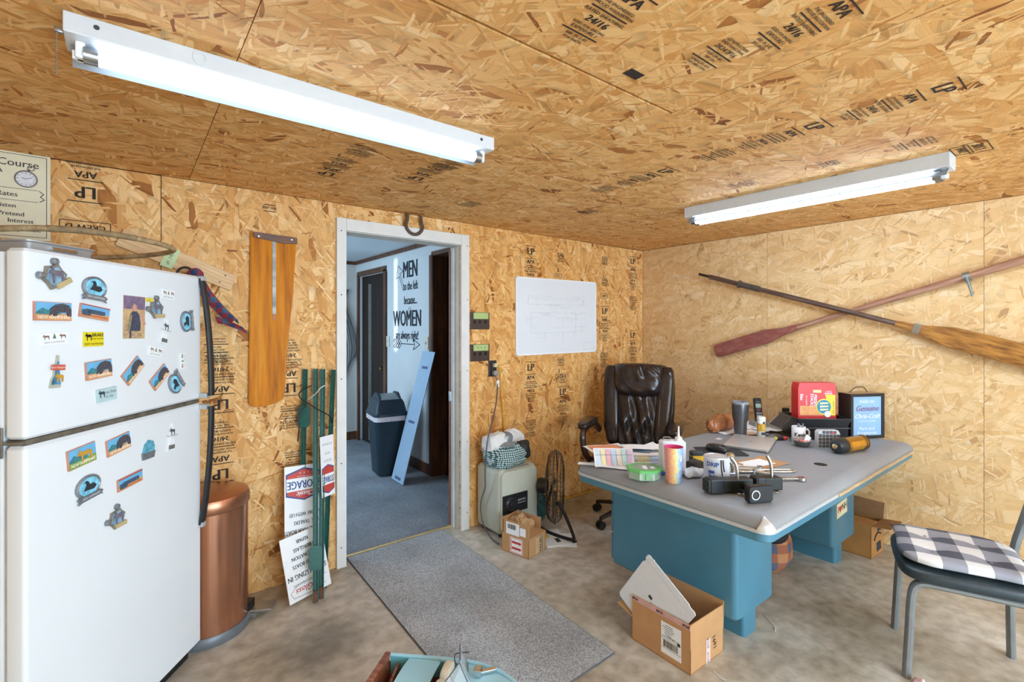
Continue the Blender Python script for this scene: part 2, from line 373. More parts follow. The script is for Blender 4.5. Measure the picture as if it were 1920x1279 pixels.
panel(ceiling, 'ceil', [(1.4675, -.242), (XR, -.242), (XR, .9755), (1.4675, .9755)], .62)
for c, d in ((.976, 2.196), (2.196, W)):
    for a, b in ((XL, .233), (.233, 2.69), (2.69, XR)): panel(ceiling, 'ceil', rect(a, b, c, d, .0012), .62)

# printed grade stamps on the boards
def stamp(parent, plane, cx, cy, up, lines, bars=(), w=None, mat=INK, rt=None):
    """lines: (text, height) stacked downwards from (cx, cy) in wall coordinates; up=+1 upright, -1 upside down; rt: reading axis on ceiling"""
    o, xa, ya, f = PL[plane]
    if plane == 'back': base = axes((cx, W - .0016, cy), (up, 0, 0), (0, 0, up))
    elif plane == 'right': base = axes((XR - .0016, cx, cy), (0, -up, 0), (0, 0, up))
    else: base = axes((cx, cy, CE - .0016), (up, 0, 0), (0, -up, 0))
    g = G(); y = 0
    for tx, h in lines:
        if tx == '-': g.box((0, y - h / 2, 0), (w or .11, .004, .0006), m=base)
        elif tx == '#': g.prism([(-.03, y - h), (.03, y - h), (.03, y), (-.03, y)], -.0003, .0003, m=base); 
        elif tx.startswith('['):
            b_ = tx[1:]; g.text(b_, h, base @ T(0, y - h / 2), bold=h * .02)
            for q in ((-1), (1)): g.box((q * h * .4 * len(b_), y - h / 2, 0), (.003, h * 1.4, .0006), m=base)
            for q in ((-.7), (.7)): g.box((0, y - h / 2 + q * h, 0), (h * .8 * len(b_), .003, .0006), m=base)
        else: g.text(tx, h, base @ T(0, y - h / 2), bold=h * .03 if h > .03 else h * .015)
        y -= h * 1.12
    return g.to('grade_stamp', mat, parent)
A1 = [('-', .012), ('LP', .075), ('-', .01), ('APA', .042), ('THE ENGINEERED', .013), ('WOOD ASSOCIATION', .013), ('-', .012), ('RATED SHEATHING', .015), ('24/16', .032), ('SIZED FOR SPACING', .012), ('EXPOSURE 1', .016), ('-', .01), ('000  PS 2-92', .014), ('7/16 INCH', .014)]
A2 = [('CONSTRUCTION', .013), ('SHEATHING SPAN', .013), ('2R24/2F16', .022), ('-', .01), ('HUD-UM-40C', .013), ('PRP-108', .013), ('-', .012), ('STRENGTH AXIS', .012), ('THIS DIRECTION', .012)]
QM = [('[QM3', .028), ('QUALITY', .011), ('CERTIFIED PRODUCT', .010), ('MANAGEMENT', .011)]
for cx, top in ((2.474, 2.07), (2.474, 1.16), (3.745, 2.10), (3.745, 1.40)): stamp(wall_back, 'back', cx, top, 1, A1, w=.10)
for cx, top in ((2.474, 1.72), (3.745, 1.72), (2.474, .70), (3.333, 1.20)): stamp(wall_back, 'back', cx, top, 1, A2, w=.09)
stamp(wall_back, 'back', 3.345, 1.62, 1, A1, w=.10); stamp(wall_back, 'back', 2.823, .94, 1, A1, w=.10)
for cx, top in ((2.80, 2.03), (2.80, 1.17), (3.345, 1.86), (2.823, 1.03), (3.345, 2.05)): stamp(wall_back, 'back', cx, top, 1, QM)
for cx, top in ((2.77, 1.92), (2.78, 1.09)): stamp(wall_back, 'back', cx, top, 1, [('I', .05), ('[2617', .024)])
stamp(wall_back, 'back', 3.34, 1.72, 1, [('[0601', .028)])
for cx, bot in ((.37, .62), (.37, .98), (-.155, 1.985)): stamp(wall_back, 'back', cx, bot, -1, A1, w=.12)
stamp(wall_back, 'back', .70, .86, -1, A2, w=.09); stamp(wall_back, 'back', .70, 1.04, -1, A1, w=.09); stamp(wall_back, 'back', .72, .60, -1, A2, w=.08); stamp(wall_back, 'back', .37, .50, -1, QM); stamp(wall_back, 'back', .35, 1.24, -1, A2)
stamp(wall_back, 'back', -.155, 1.86, -1, [('[CREW D', .036)])
stamp(wall_back, 'back', .60, 2.10, 1, [('-', .01), ('PRP-108', .02), ('-', .012)], w=.06)
for cx, cy, ln in ((.885, .56, A1), (1.29, .28, A1), (1.245, .62, A2), (1.97, .30, A1), (1.97, .66, A1), (1.97, 1.02, A2), (1.985, 1.30, A1), (1.985, 1.66, A2), (2.47, .46, A2), (2.47, .80, QM), (2.48, 1.16, A2), (.62, .30, A2)):
    stamp(ceiling, 'ceil', cx, cy, 1, ln, w=.12)
for cx, cy, ln in ((.74, 2.42, A1), (.76, 2.05, A2), (1.11, 2.22, A1), (1.14, 1.98, A2), (1.6, 2.5, A2), (2.30, 2.2, A2)): stamp(ceiling, 'ceil', cx, cy, -1, ln, w=.12)
stamp(ceiling, 'ceil', 1.15, .87, 1, [('#', .012), ('#', .02)], w=.1); stamp(ceiling, 'ceil', 2.72, .35, 1, [('[3011', .05), ('[0402', .04)])
# door casing, jambs and threshold
def trim(name, boxes, mat=PAINTW, bev=.002):
    g = G()
    for c, d in boxes: g.box(c, d, bev)
    return struct(g, name, mat)
trim('trim_1', [((.9875, W - .009, 1.039), (.057, .018, 2.078))]); trim('trim_2', [((1.8565, W - .009, 1.039), (.065, .018, 2.078))])
trim('trim_3', [((1.42, W - .009, 2.041), (.806, .018, .072))])
jm = trim('trim_4', [((1.8275, W + .065, 1.0), (.011, .128, 2.0)), ((1.0005, W + .065, 1.0), (.031, .128, 2.0)), ((1.42, W + .065, 2.012), (.83, .128, .022)), ((1.815, W + .085, .995), (.014, .03, 1.99))], M('#c9c5bd', .55, var=.12, scale=7))
G().box((1.812, W + .118, .995), (.010, .02, 1.97)).to('door_edge', M('#8b5f4a', .6, var=.2), jm)
G().box((1.811, W + .112, .93), (.012, .03, .07), .002).box((1.807, W + .11, .93), (.012, .012, .03)).to('strike_plate', STEEL, jm)
nl = G()
for z in (.12, .62, 1.12, 1.62, 2.0):
    for x in (.985, 1.872): nl.cyl((x, W - .0185, z), (x, W - .0176, z), .004, n=8)
nl.to('nail_heads', BLACK, jm)
trim('trim_5', [((1.42, 2.995, .006), (.80, .016, .016))], M('#cdb583', .35, .5))

# ------------------------------------------------------------------ hall behind the door
HX = 2.28
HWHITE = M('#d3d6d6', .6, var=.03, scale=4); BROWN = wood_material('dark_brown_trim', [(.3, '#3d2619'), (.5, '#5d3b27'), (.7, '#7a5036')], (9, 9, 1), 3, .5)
struct(G().box((1.14, 4.73, -.052), (3.0, 3.46, .1)), 'floor_hall', carpet_material('hall_carpet', '#7a7f86', '#b2b8bf'))
hc = struct(G().box((1.14, 4.75, 2.31), (3.0, 3.5, .1)), 'ceiling_hall', M('#c9d2d6', .7, var=.02))
g = G(); g.box((HX + .07, 4.645, 1.13), (.14, 1.03, 2.26)); g.box((HX + .07, 6.25, 1.13), (.14, .42, 2.26)); g.box((HX + .07, 3.2, 1.13), (.14, .3, 2.26)); g.box((HX + .07, 5.60, 2.165), (.14, .88, .19)); g.box((HX + .07, 3.74, 2.20), (.14, .78, .12))
whr = struct(g, 'wall_hall_right', HWHITE)
whf = struct(G().box((1.14, 6.16, 1.13), (2.5, .1, 2.26)), 'wall_hall_far', M('#cfcdc6', .7, var=.05, scale=5))
g = G(); g.box((-.05, 3.55, 1.13), (.1, 1.0, 2.26)); g.box((-.05, 5.2, 1.13), (.1, 2.05, 2.26)); g.box((-.05, 4.11, .62), (.1, .14, 1.24))
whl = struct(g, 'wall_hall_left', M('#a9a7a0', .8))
w1 = struct(G().box((.012, 4.87, 1.35), (.02, 1.24, 1.6)), 'window_1', PAINTW)
G().box((.03, 4.87, 1.35), (.01, 1.14, 1.5)).to('pane', M('#cfe0ee', .6, var=.02), w1)
trim('trim_6', [((HX - .01, 4.67, .05), (.02, 1.0, .1)), ((HX - .01, 6.08, .05), (.02, .06, .1)), ((1.14, 6.10, .05), (2.28, .02, .1))], BROWN)
trim('trim_7', [((HX - .015, 4.75, 2.24), (.03, 3.4, .04)), ((1.14, 6.095, 2.24), (2.28, .03, .04))], BROWN)
trim('trim_8', [((HX - .008, 4.135, 1.06), (.018, .055, 2.12)), ((HX + .07, 4.115, 1.06), (.16, .03, 2.12)), ((HX + .07, 3.73, 2.13), (.16, .80, .04)), ((HX + .07, 3.36, 1.06), (.16, .03, 2.12))], BROWN)
trim('trim_9', [((HX - .008, 5.205, 1.04), (.02, .06, 2.08)), ((HX - .008, 6.02, 1.04), (.02, .06, 2.08)), ((HX - .008, 5.61, 2.09), (.02, .87, .06))], BROWN)
d2 = struct(G().box((HX + .05, 5.61, 1.03), (.03, .78, 2.06)), 'door_2', wood_material('dark_door', [(.3, '#19100c'), (.7, '#35231a')], (7, 7, 1), 3, .8))
G().box((HX + .02, 5.71, 1.0), (.03, .012, 1.9)).to('edge_strip', M('#b9b9b5', .4, .5), d2)
G().cyl((HX + .03, 5.32, .95), (HX - .02, 5.32, .95), .024).to('knob', M('#8d7b52', .3, 1), d2, smooth=True)
# the dim side room past the open doorway
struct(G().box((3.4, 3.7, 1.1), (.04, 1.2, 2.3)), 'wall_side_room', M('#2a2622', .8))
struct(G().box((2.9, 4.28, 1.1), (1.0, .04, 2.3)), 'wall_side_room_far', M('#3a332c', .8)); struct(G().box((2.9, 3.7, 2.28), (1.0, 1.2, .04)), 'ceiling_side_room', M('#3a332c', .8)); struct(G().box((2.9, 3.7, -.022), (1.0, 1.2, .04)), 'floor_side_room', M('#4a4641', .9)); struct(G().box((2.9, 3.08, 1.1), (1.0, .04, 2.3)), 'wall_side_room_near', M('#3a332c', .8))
HB = lambda y, z: axes((HX - .0015, y, z), (0, -1, 0), (0, 0, 1))
g = G()
g.text('MEN', .20, HB(4.592, 2.02), bold=.007, sx=.82, sy=1.25); g.text('to the left', .105, HB(4.585, 1.853), bold=.003, sx=.78, sy=1.2); g.text('because...', .105, HB(4.585, 1.705), bold=.003, sx=.74, sy=1.2)
g.text('WOMEN', .20, HB(4.67, 1.51), bold=.007, sx=.83, sy=1.2); g.text('are always right!', .105, HB(4.67, 1.34), bold=.003, sx=.76, sy=1.2)
def line(g, m, pts, w):
    for (x0, y0), (x1, y1) in zip(pts, pts[1:]):
        a = math.atan2(y1 - y0, x1 - x0); l = math.hypot(x1 - x0, y1 - y0)
        g.box((0, 0, 0), (l + w * .6, w, .0006), m=m @ T((x0 + x1) / 2, (y0 + y1) / 2) @ RZ(math.degrees(a)))
b = HB(4.67, 1.25)
line(g, b, [(-.13, 0), (.16, 0)], .008); line(g, b, [(.15, .055), (.29, 0), (.15, -.055), (.18, 0), (.15, .055)], .008)
for q in (-.29, -.235, -.18):
    for s_ in (1, -1): line(g, b, [(q + .06, 0), (q, s_ * .05), (q - .03, s_ * .03), (q + .02, 0)], .008)
line(g, HB(4.83, 1.97), [(.08, -.16), (-.02, .0), (-.09, -.02), (-.05, .12), (.07, .05), (.0, .03), (.10, -.13)], .006)
line(g, HB(4.60, 1.61), [(0, -.03), (-.03, .01), (0, .02), (.03, .01), (0, -.03)], .004)
g.to('lettering', NAVY, whr)
def switch(y, z, label):
    t = thing('light_switch', label, 'switch', mw=HB(y, z))
    G().box((0, 0, .004), (.075, .12, .008), .003).to('plate', M('#d9d2c0', .5), t); G().box((0, 0, .012), (.012, .026, .016), .002, m=RX(15)).to('toggle', M('#efeadb', .4), t)
    return t
switch(5.13, 1.267, 'cream light switch in the hall beside the dark doorway'); switch(4.235, 1.272, 'cream light switch in the hall right of the arrow lettering')
# ================================================================== CEILING LIGHTS
GLOW2 = M((.76, .96, 1.22), .3, var=0, emit=TUBE * 2); GLOW = M((.76, .96, 1.22), .3, var=0, emit=TUBE * .7); ENAMEL = M('#cfd3d6', .35, var=.02)
def ceiling_light(label, loc, rz, chain=False, tubes=(.050,), glow=GLOW, hh=.048):
    """local x runs along the lamp, local +y is the side with the reflector wing, z=0 at the ceiling"""
    t = thing('ceiling_light', label, 'ceiling light', loc, rz, 'four foot strip lights on the ceiling')
    L = 1.236
    tz = -hh - .024
    G().box((L / 2, .055, -hh / 2), (L, .11, hh), .003).to('housing', ENAMEL, t)
    def wing(u, v):
        y = .062 + .052 * v; z = -hh - .034 * v ** 1.7
        return (.01 + u * (L - .03), y, z)
    G().grid(wing, 1, 8, thick=.0016).to('reflector', M('#8f9599', .35, var=.02), t, smooth=True)
    for x in (.028, L - .028):
        G().box((x, .055, tz + .006), (.018, .036, .040), .004).box((x, .055, tz - .004), (.03, .012, .02), .002).to('lamp_holder', WHITE, t)
    for ty in tubes:
        tb = G().cyl((.045, ty, tz), (L - .045, ty, tz), .019, n=18).to('tube', glow, t, smooth=True)
        for a, b in ((.034, .062), (L - .062, L - .034)): G().cyl((a, ty, tz), (b, ty, tz), .0202, n=16).to('end_cap', STEEL, tb, smooth=True)
    G().cyl((.06, -.0006, -.02), (.06, .003, -.02), .006, n=10).cyl((L - .06, -.0006, -.02), (L - .06, .003, -.02), .006, n=10).to('knockout', DARKGREY, t)
    G().lathe([(.018, 0), (.018, .003), (.012, .003), (.012, 0)], 20, m=T(.27, .0005, -.022) @ RX(90)).to('knockout_ring', ENAMEL, t)
    if chain:
        c = G()
        for k in range(18): c.ball((-.012, .02, -.05 - k * .0055), .0022, n=6)
        c.box((-.008, .02, -.042), (.016, .012, .012), .002); c.to('pull_chain', STEEL, t, smooth=True)
    return t
ceiling_light('long strip light with wide white reflector and pull chain near the fridge', (-.122, 1.524, CE), 0, True)
ceiling_light('strip light on the ceiling above the steel desk', (2.80, .457, CE), 90, tubes=(.034, .078), glow=GLOW2, hh=.062)
ceiling_light('unseen strip light added behind the camera to fill the room', (.3, -.9, CE), 0, glow=GLOW2)  # invented lamp out of view, adds fill from behind the camera
ceiling_light('unseen strip light added toward the rear opening as fill', (2.75, -1.6, CE), 90, glow=GLOW2)  # second invented lamp out of view, more fill from the rear

# ================================================================== REFRIGERATOR
FA = 52.81; FE = (.6046, .7972)
fr = thing('refrigerator', 'white two door refrigerator covered with magnets', 'refrigerator', (-.227, 1.887, 0), FA)
# local: x along the front (0 hinge side .. .784 handle side), y backwards, front face at y=0
FW = M('#e3e8ea', .38, var=.015, scale=4, bump=.03, bscale=260); FS = M('#d6d8d6', .45, var=.04, scale=6)
G().loft(.004, .780, .066, .60, .012, [(.004, .03), (0, .035), (0, 1.63), (.004, 1.64)]).to('cabinet', FS, fr, smooth=True)
G().loft(0, .784, .0, .058, .012, [(.008, 1.116), (.0, 1.124), (0, 1.640), (.008, 1.650)]).to('freezer_door', FW, fr, smooth=True)
fd = G().loft(0, .784, .0, .058, .012, [(.008, .056), (.0, .064), (0, 1.088), (.008, 1.098)]).to('fridge_door', FW, fr, smooth=True)
G().box((.392, .062, 1.38), (.76, .012, .50)).box((.392, .062, .58), (.76, .012, 1.0)).to('gasket', M('#b4b6b4', .6), fr)
G().box((.392, .03, 1.107), (.77, .05, .014)).to('rail', M('#6d6558', .6, .3, var=.4, scale=30), fr)
h = G().box((-.003, .072, 1.108), (.006, .028, .085), .004).cyl((-.007, .072, 1.14), (-.003, .072, 1.14), .005, n=8).cyl((-.007, .072, 1.08), (-.003, .072, 1.08), .005, n=8).box((.035, .035, 1.106), (.08, .05, .008), .001)
h.to('hinge', M('#8d8f8e', .4, .8, var=.3), fr)
def bowed(z0, z1, far):
    pts = []
    for k in range(13):
        u = k / 12; z = z0 + (z1 - z0) * u
        pts.append((.774 + .006 * math.sin(PI * u * .5), -.006 - .040 * math.sin(PI * .5 * (u ** .8)), z))
    return pts
for z0, z1 in ((1.640, 1.130), (.570, 1.082)):
    hd = G().tube(bowed(z0, z1, 0), .011, 10, flat=1.4).to('handle', M('#1d2022', .35, var=.1), fr, smooth=True)
    G().box((.774, -.008, z0), (.026, .022, .02), .003).to('bracket', M('#b9bcbd', .4, .3), hd); G().box((.778, -.016, z1), (.028, .034, .022), .003).to('bracket', M('#b9bcbd', .4, .3), hd)
g = G().box((.39, .05, .03), (.70, .03, .05))
for k in range(6): g.box((.39, .032, .012 + k * .008), (.70, .008, .003))
g.to('kick_grille', M('#2b2b2a', .7, var=.4, scale=60), fr)
for x in (.06, .72):
    for y in (.12, .55): G().cyl((x, y, 0), (x, y, .035), .018, n=10).to('foot', BLACK, fr)

# --------------------------------------------------------------- magnets
FM = Matrix.Translation((-.227, 1.887, 0)) @ RZ(FA)
def words(t, name, mat, items):
    for tx, h, m_, kw in items: G().text(tx, h, m_, **kw).to(name, mat, t)
def fpos(s, z, tilt=0): return FM @ axes((s, -.0006, z), (1, 0, 0), (0, 0, 1)) @ RZ(tilt)
SKY = M('#6db3dc', .4); SAND = M('#d9a06c', .5); BEAR = M('#4c4a52', .6, var=.55, scale=260); TEAL = M('#3f7f86', .5, var=.3, scale=90); PEWTER = M('#8a9096', .35, .5, var=.2, scale=120); CREAM = M('#e8dfc0', .6); REDI = M('#b5443a', .5); GRASS = M('#7fa24a', .5, var=.3, scale=100)
BEARP = [(-.022, -.012), (-.020, .004), (-.010, .013), (.004, .016), (.016, .012), (.021, .002), (.021, -.013), (.014, -.013), (.012, -.004), (-.006, -.005), (-.008, -.013), (-.014, -.013), (-.014, -.006)]
MOOSEP = [(-.5, .05), (-.42, .30), (-.30, .34), (-.36, .55), (-.22, .42), (-.15, .30), (.35, .32), (.48, .18), (.48, -.5), (.40, -.5), (.36, -.05), (-.12, -.05), (-.14, -.5), (-.22, -.5), (-.24, .02), (-.34, .08)]
GRP = 'souvenir magnets on the fridge doors'
def sc(pts, k, dx=0, dy=0, ky=None): return [(x * k + dx, y * (ky or k) + dy) for x, y in pts]
def rect_magnet(s, z, w, h, tilt, label, kind='bear'):
    t = thing('fridge_magnet', label, 'magnet', mw=fpos(s, z, tilt), group=GRP)
    G().box((0, 0, .003), (w, h, .006), .0006).to('plate', M('#c98a72', .5), t)
    G().box((0, h * .18, .0066), (w * .96, h * .58, .0014)).to('sky', SKY, t)
    G().box((0, -h * .28, .0066), (w * .96, h * .36, .0014)).to('shore', SAND if kind != 'moose' else GRASS, t)
    G().prism(sc([(-.5, -.1), (-.3, .14), (-.12, .02), (.1, .12), (.28, -.05), (.3, -.2), (-.5, -.2)], w * .8, -w * .08, h * .04, h), .007, .0086).to('pines', TEAL, t)
    if kind == 'bear': G().prism(sc(BEARP, w * 14, w * .16, h * .06, h * 24), .0074, .0104).to('bear', BEAR, t)
    elif kind == 'moose': G().prism(sc(MOOSEP, w * .55, w * .05, h * .04, h * .6), .0074, .0100).to('moose', M('#c9973f', .5), t)
    else:
        G().box((w * .0, 0, .0082), (w * .6, h * .30, .004), .001).box((-w * .32, -h * .12, .0082), (w * .28, h * .4, .004), .001).to('locomotive', M('#46586e', .5, var=.3, scale=200), t)
        G().box((0, h * .45, .0074), (w * .97, h * .07, .0016)).to('border', REDI, t)
    g = G().text('NEW HAMPSHIRE', h * .24, T(0, -h * .32, .0078), sx=w / h / 2.15, bold=h * .006); g.to('lettering', M('#f3e7d0', .5) if kind != 'train' else REDI, t)
    return t
rect_magnet(.079, 1.475, .117, .054, 0, 'bear scene magnet on the hinge side above the white moose plate')
rect_magnet(.224, 1.476, .112, .042, -8, 'long train scene magnet under the upper loon oval', 'train')
rect_magnet(.240, 1.291, .100, .058, 4, 'level bear scene magnet under the yellow sign magnet')
rect_magnet(.386, 1.274, .100, .050, 42, 'steeply tilted bear scene magnet below the soldier photo')
rect_magnet(.520, 1.237, .100, .050, 38, 'tilted bear scene magnet touching the lower sideways loon oval')
rect_magnet(.176, 1.026, .100, .062, 6, 'golden moose scene magnet on the lower fridge door', 'moose')
rect_magnet(.321, 1.028, .100, .056, 8, 'bear scene magnet on the lower fridge door')
rect_magnet(.373, .887, .112, .042, 4, 'train scene magnet on the lower fridge door', 'train')
def loon(s, z, tilt, label, k=1.0):
    t = thing('fridge_magnet', label, 'magnet', mw=fpos(s, z, tilt) @ Matrix.Scale(k, 4), group=GRP)
    G().lathe([(0, 0), (.046, 0), (.046, .006), (.040, .009), (.037, .005), (0, .005)], 28, sy=.78).to('frame', PEWTER, t, smooth=True)
    G().lathe([(.037, .0052), (.037, .0062), (0, .0062)], 24, sy=.78).to('lake', M('#7fc4dd', .3, var=.35, scale=60), t)
    G().prism([(-.02, -.008), (-.012, .004), (-.01, .014), (-.018, .017), (-.008, .021), (-.002, .014), (.0, .005), (.016, .006), (.024, -.004), (.014, -.012)], .006, .010).to('loon', M('#30343a', .5, var=.5, scale=300), t)
    G().prism([(-.046, -.030), (-.036, -.024), (.036, -.024), (.046, -.030), (.040, -.038), (.046, -.044), (.034, -.040), (-.034, -.040), (-.046, -.044), (-.040, -.038)], .004, .011).to('banner', PEWTER, t)
    G().text('NEW HAMPSHIRE', .0085, T(0, -.032, .0113)).to('lettering', M('#dfe4e8', .4), t)
    return t
loon(.224, 1.556, -6, 'upright pewter loon oval magnet beside the moose crest'); loon(.676, 1.452, 98, 'sideways loon oval magnet near the freezer handle', .95); loon(.607, 1.201, -52 + 180, 'tilted loon oval magnet low on the freezer door', .95); loon(.200, .923, 6, 'pewter loon oval magnet on the lower fridge door')
def crest(s, z, tilt, k, label):
    t = thing('fridge_magnet', label, 'magnet', mw=fpos(s, z, tilt) @ Matrix.Scale(k, 4), group=GRP)
    star = [(.036 * (1 if q % 2 == 0 else .80) * math.cos(q * PI / 6 + .26), .036 * (1 if q % 2 == 0 else .80) * math.sin(q * PI / 6 + .26)) for q in range(12)]
    G().prism(star, 0, .006).to('frame', M('#8d8678', .5, .3, var=.2), t); G().prism(sc(star, .78), .006, .0075).to('picture', M('#7f9fb4', .4, var=.5, scale=70), t)
    for x, y in ((0, .040), (-.040, .0)): G().lathe([(0, .001), (.010, .001), (.009, .009), (.004, .011), (0, .009)], 10, m=T(x, y, 0)).to('ornament', PEWTER, t, smooth=True)
    G().prism(sc(MOOSEP, .042, 0, .004), .0075, .0105).to('moose', M('#6f6a74', .5, var=.4, scale=200), t)
    G().box((.012, -.024, .009), (.046, .014, .006), .001, m=RZ(30 if tilt == 0 else 0)).to('banner', M('#bba77a', .5), t)
    return t
crest(.083, 1.577, 0, 1.12, 'moose crest magnet in the top corner of the freezer door'); crest(.502, 1.497, 0.1, 1.05, 'moose crest magnet beside the soldier photo'); crest(.314, .776, .1, 1.0, 'moose crest magnet lowest on the fridge door')
def moose_plate(s, z, w, h, tilt, label):
    t = thing('fridge_magnet', label, 'magnet', mw=fpos(s, z, tilt), group=GRP)
    G().box((0, 0, .0015), (w, h, .003), .0004).to('plate', M('#eef0ef', .4, var=.01), t)
    for x, f in ((-.3, 1), (.3, 1)): G().prism(sc(MOOSEP, w * .24, x * w, h * .16, h * .36), .003, .0038).to('moose', M('#8a6a5c', .6), t)
    G().prism([(-.06 * w, h * .02), (0, h * .42), (.06 * w, h * .02)], .003, .0038).to('pine', M('#5d7d63', .6), t)
    G().text('NEW HAMPSHIRE', h * .2, T(0, -h * .27, .0034), sx=w / h / 2.1).to('lettering', M('#9aa0a6', .6), t)
    return t
moose_plate(.570, 1.556, .072, .038, -4, 'small white moose plate magnet near the top of the freezer door'); moose_plate(.084, 1.395, .088, .038, 3, 'white moose plate magnet above the coloured state map'); moose_plate(.500, 1.335, .072, .038, -12, 'small white moose plate magnet below the soldier photo'); moose_plate(.659, 1.289, .068, .034, 92, 'white moose plate magnet turned on its side near the handle')
NHP = [(-.5, -1), (.42, -1), (.5, -.86), (.36, -.72), (.34, -.3), (.28, 0), (.2, .4), (.16, .98), (-.02, 1), (-.06, .55), (-.16, .2), (-.22, -.2), (-.42, -.55)]
def state_map(s, z, k, tilt, label, colour):
    t = thing('fridge_magnet', label, 'magnet', mw=fpos(s, z, tilt), group=GRP)
    G().prism(sc(NHP, .036 * k, 0, 0, .048 * k), 0, .005).to('plate', M('#b9b7a4', .5, var=.1) if colour else M('#e9eaea', .5), t)
    if colour:
        G().prism(sc(NHP, .030 * k, 0, -.004, .034 * k), .005, .007).to('scenery', M('#4d87a8', .4, var=.6, scale=60), t)
        G().box((.002, .012 * k, .008), (.042 * k, .016 * k, .004), .001).to('banner', M('#d2604f', .5), t)
        G().prism(sc(MOOSEP, .026 * k, .006, -.018 * k), .007, .010).to('moose', M('#c8962f', .5), t)
    else:
        G().prism(sc(MOOSEP, .024 * k, 0, .02 * k), .005, .0065).to('moose', M('#55555a', .6), t); G().box((0, -.034 * k, .0056), (.030 * k, .014 * k, .0016)).to('scenery', M('#6d6a68', .6, var=.4, scale=200), t)
    G().text('New Hampshire', .008 * k, T(.002, .012 * k if colour else .006 * k, .0103 if colour else .0054)).to('lettering', M('#f4ecd8', .5) if colour else M('#44464a', .6), t)
    return t
state_map(.551, 1.411, 1.02, -12, 'white state outline magnet beside the sideways loon oval', False); state_map(.089, 1.298, 1.0, -4, 'coloured state map magnet with red banner', True); state_map(.588, .991, 1.12, -4, 'white state outline magnet on the lower fridge door', False)
t = thing('fridge_magnet', 'yellow road sign magnet reading brake for moose', 'magnet', mw=fpos(.220, 1.390), group=GRP)
G().box((0, 0, .0025), (.074, .046, .005), .0005).to('plate', M('#e6d21f', .45, var=.02), t); G().prism(sc(MOOSEP, .024, -.022, .008), .005, .006).to('moose', BLACK, t)
G().text('BRAKE', .015, T(.014, .013, .0054), bold=.0004).text('FOR MOOSE', .008, T(.014, .001, .0054)).text('NEW HAMPSHIRE', .0095, T(0, -.015, .0054)).to('lettering', BLACK, t)
t = thing('fridge_magnet', 'pale blue plaque magnet with moose and live free motto', 'magnet', mw=fpos(.270, 1.205, 3), group=GRP)
G().box((0, 0, .004), (.076, .042, .008), .0008).to('plate', M('#b6cfd2', .5, var=.06), t); G().prism(sc(MOOSEP, .024, -.025, .006), .008, .0095).to('moose', M('#2f4a52', .5), t)
G().text('Live Free', .013, T(.01, .008, .0084), shear=.2).text('Or Die', .011, T(.006, -.007, .0084), shear=.2).to('lettering', M('#2f4a52', .5), t)
t = thing('fridge_magnet', 'small blue and grey bluebird magnet on the lower fridge door', 'magnet', mw=fpos(.463, .975), group=GRP)
G().prism([(-.03, -.035), (.026, -.035), (.032, -.01), (-.034, -.01)], 0, .006).to('base', PEWTER, t); G().prism([(-.030, -.01), (-.02, .02), (0, .034), (.022, .026), (.03, .006), (.026, -.01)], 0, .005).to('bird', M('#5a9fb4', .5, var=.4, scale=90), t)
t = thing('photo_print', 'photo print of a soldier pinned on the freezer door', 'photo', mw=fpos(.396, 1.464, -1))
G().box((0, 0, .0005), (.102, .152, .001)).to('print', M('#c7a679', .4, var=.25, scale=40), t)
G().box((0, .052, .0012), (.10, .046, .0004)).to('printed_building', M('#7d6a86', .4, var=.3, scale=40), t)
G().prism([(-.022, -.074), (-.026, -.02), (-.02, .012), (-.008, .022), (.010, .022), (.022, .010), (.030, -.02), (.026, -.074)], .0011, .0016).to('printed_uniform', M('#44485c', .5, var=.4, scale=120), t)
G().prism([(-.034, -.05), (-.024, -.005), (-.016, .014), (-.012, .0), (-.022, -.05)], .0017, .0021).to('printed_sleeve', M('#8d8468', .5, var=.3, scale=120), t); G().lathe([(0, 0), (.010, 0), (.010, .0006), (0, .0006)], 16, m=T(0, .034, .0013), sy=1.35).box((.034, -.02, .0015), (.014, .05, .0005), m=RZ(24)).to('printed_skin', M('#c99a82', .5, var=.2, scale=100), t)
G().box((-.03, -.05, .0013), (.03, .05, .0004)).box((.01, -.062, .0019), (.05, .026, .0003)).to('printed_gear', M('#b79b78', .5, var=.4, scale=120), t)
t = thing('fridge_magnet', 'yellow push pin magnet holding the soldier photo', 'magnet', mw=fpos(.458, 1.530), group=GRP)
G().lathe([(0, 0), (.008, 0), (.006, .006), (.005, .012), (.008, .018), (0, .019)], 12).box((.013, 0, .006), (.016, .006, .006), .002).to('pin', M('#e9d335', .4), t, smooth=True)

# --------------------------------------------------------------- things on and above the fridge
FT = lambda x, y, z: FM @ T(x, y, z)
tin = thing('metal_tray', 'shallow steel tray on top of the fridge', 'tray', mw=FT(.40, .36, 1.65) @ RZ(-6))
G().loft(-.12, .12, -.12, .12, .02, [(.015, 0), (0, .062), (-.008, .066), (-.008, .070), (.004, .070), (.018, .004)], cap1=True).to('pan', M('#c3c6c8', .35, .4, var=.05), tin, smooth=True); G().box((0, -.122, .05), (.09, .012, .012), .003).to('tray_handle', CHROME, tin)
hoop = thing('wooden_hoop', 'bent pale wooden hoop lying on the fridge', 'hoop', (-.167, 2.545, 1.736))
pts = [(.315 * math.cos(2 * PI * k / 40), .315 * math.sin(2 * PI * k / 40), .014 + .012 * math.sin(2 * PI * k / 40 + 2.2) + .004 * math.sin(6 * PI * k / 40)) for k in range(40)]
G().tube(pts, .0115, 10, closed=True, flat=.9).to('ring', wood_material('hoop_wood', [(.3, '#7d6647'), (.5, '#a98f68'), (.7, '#c5ae86')], (6, 6, 6), 5, .6), hoop, smooth=True)
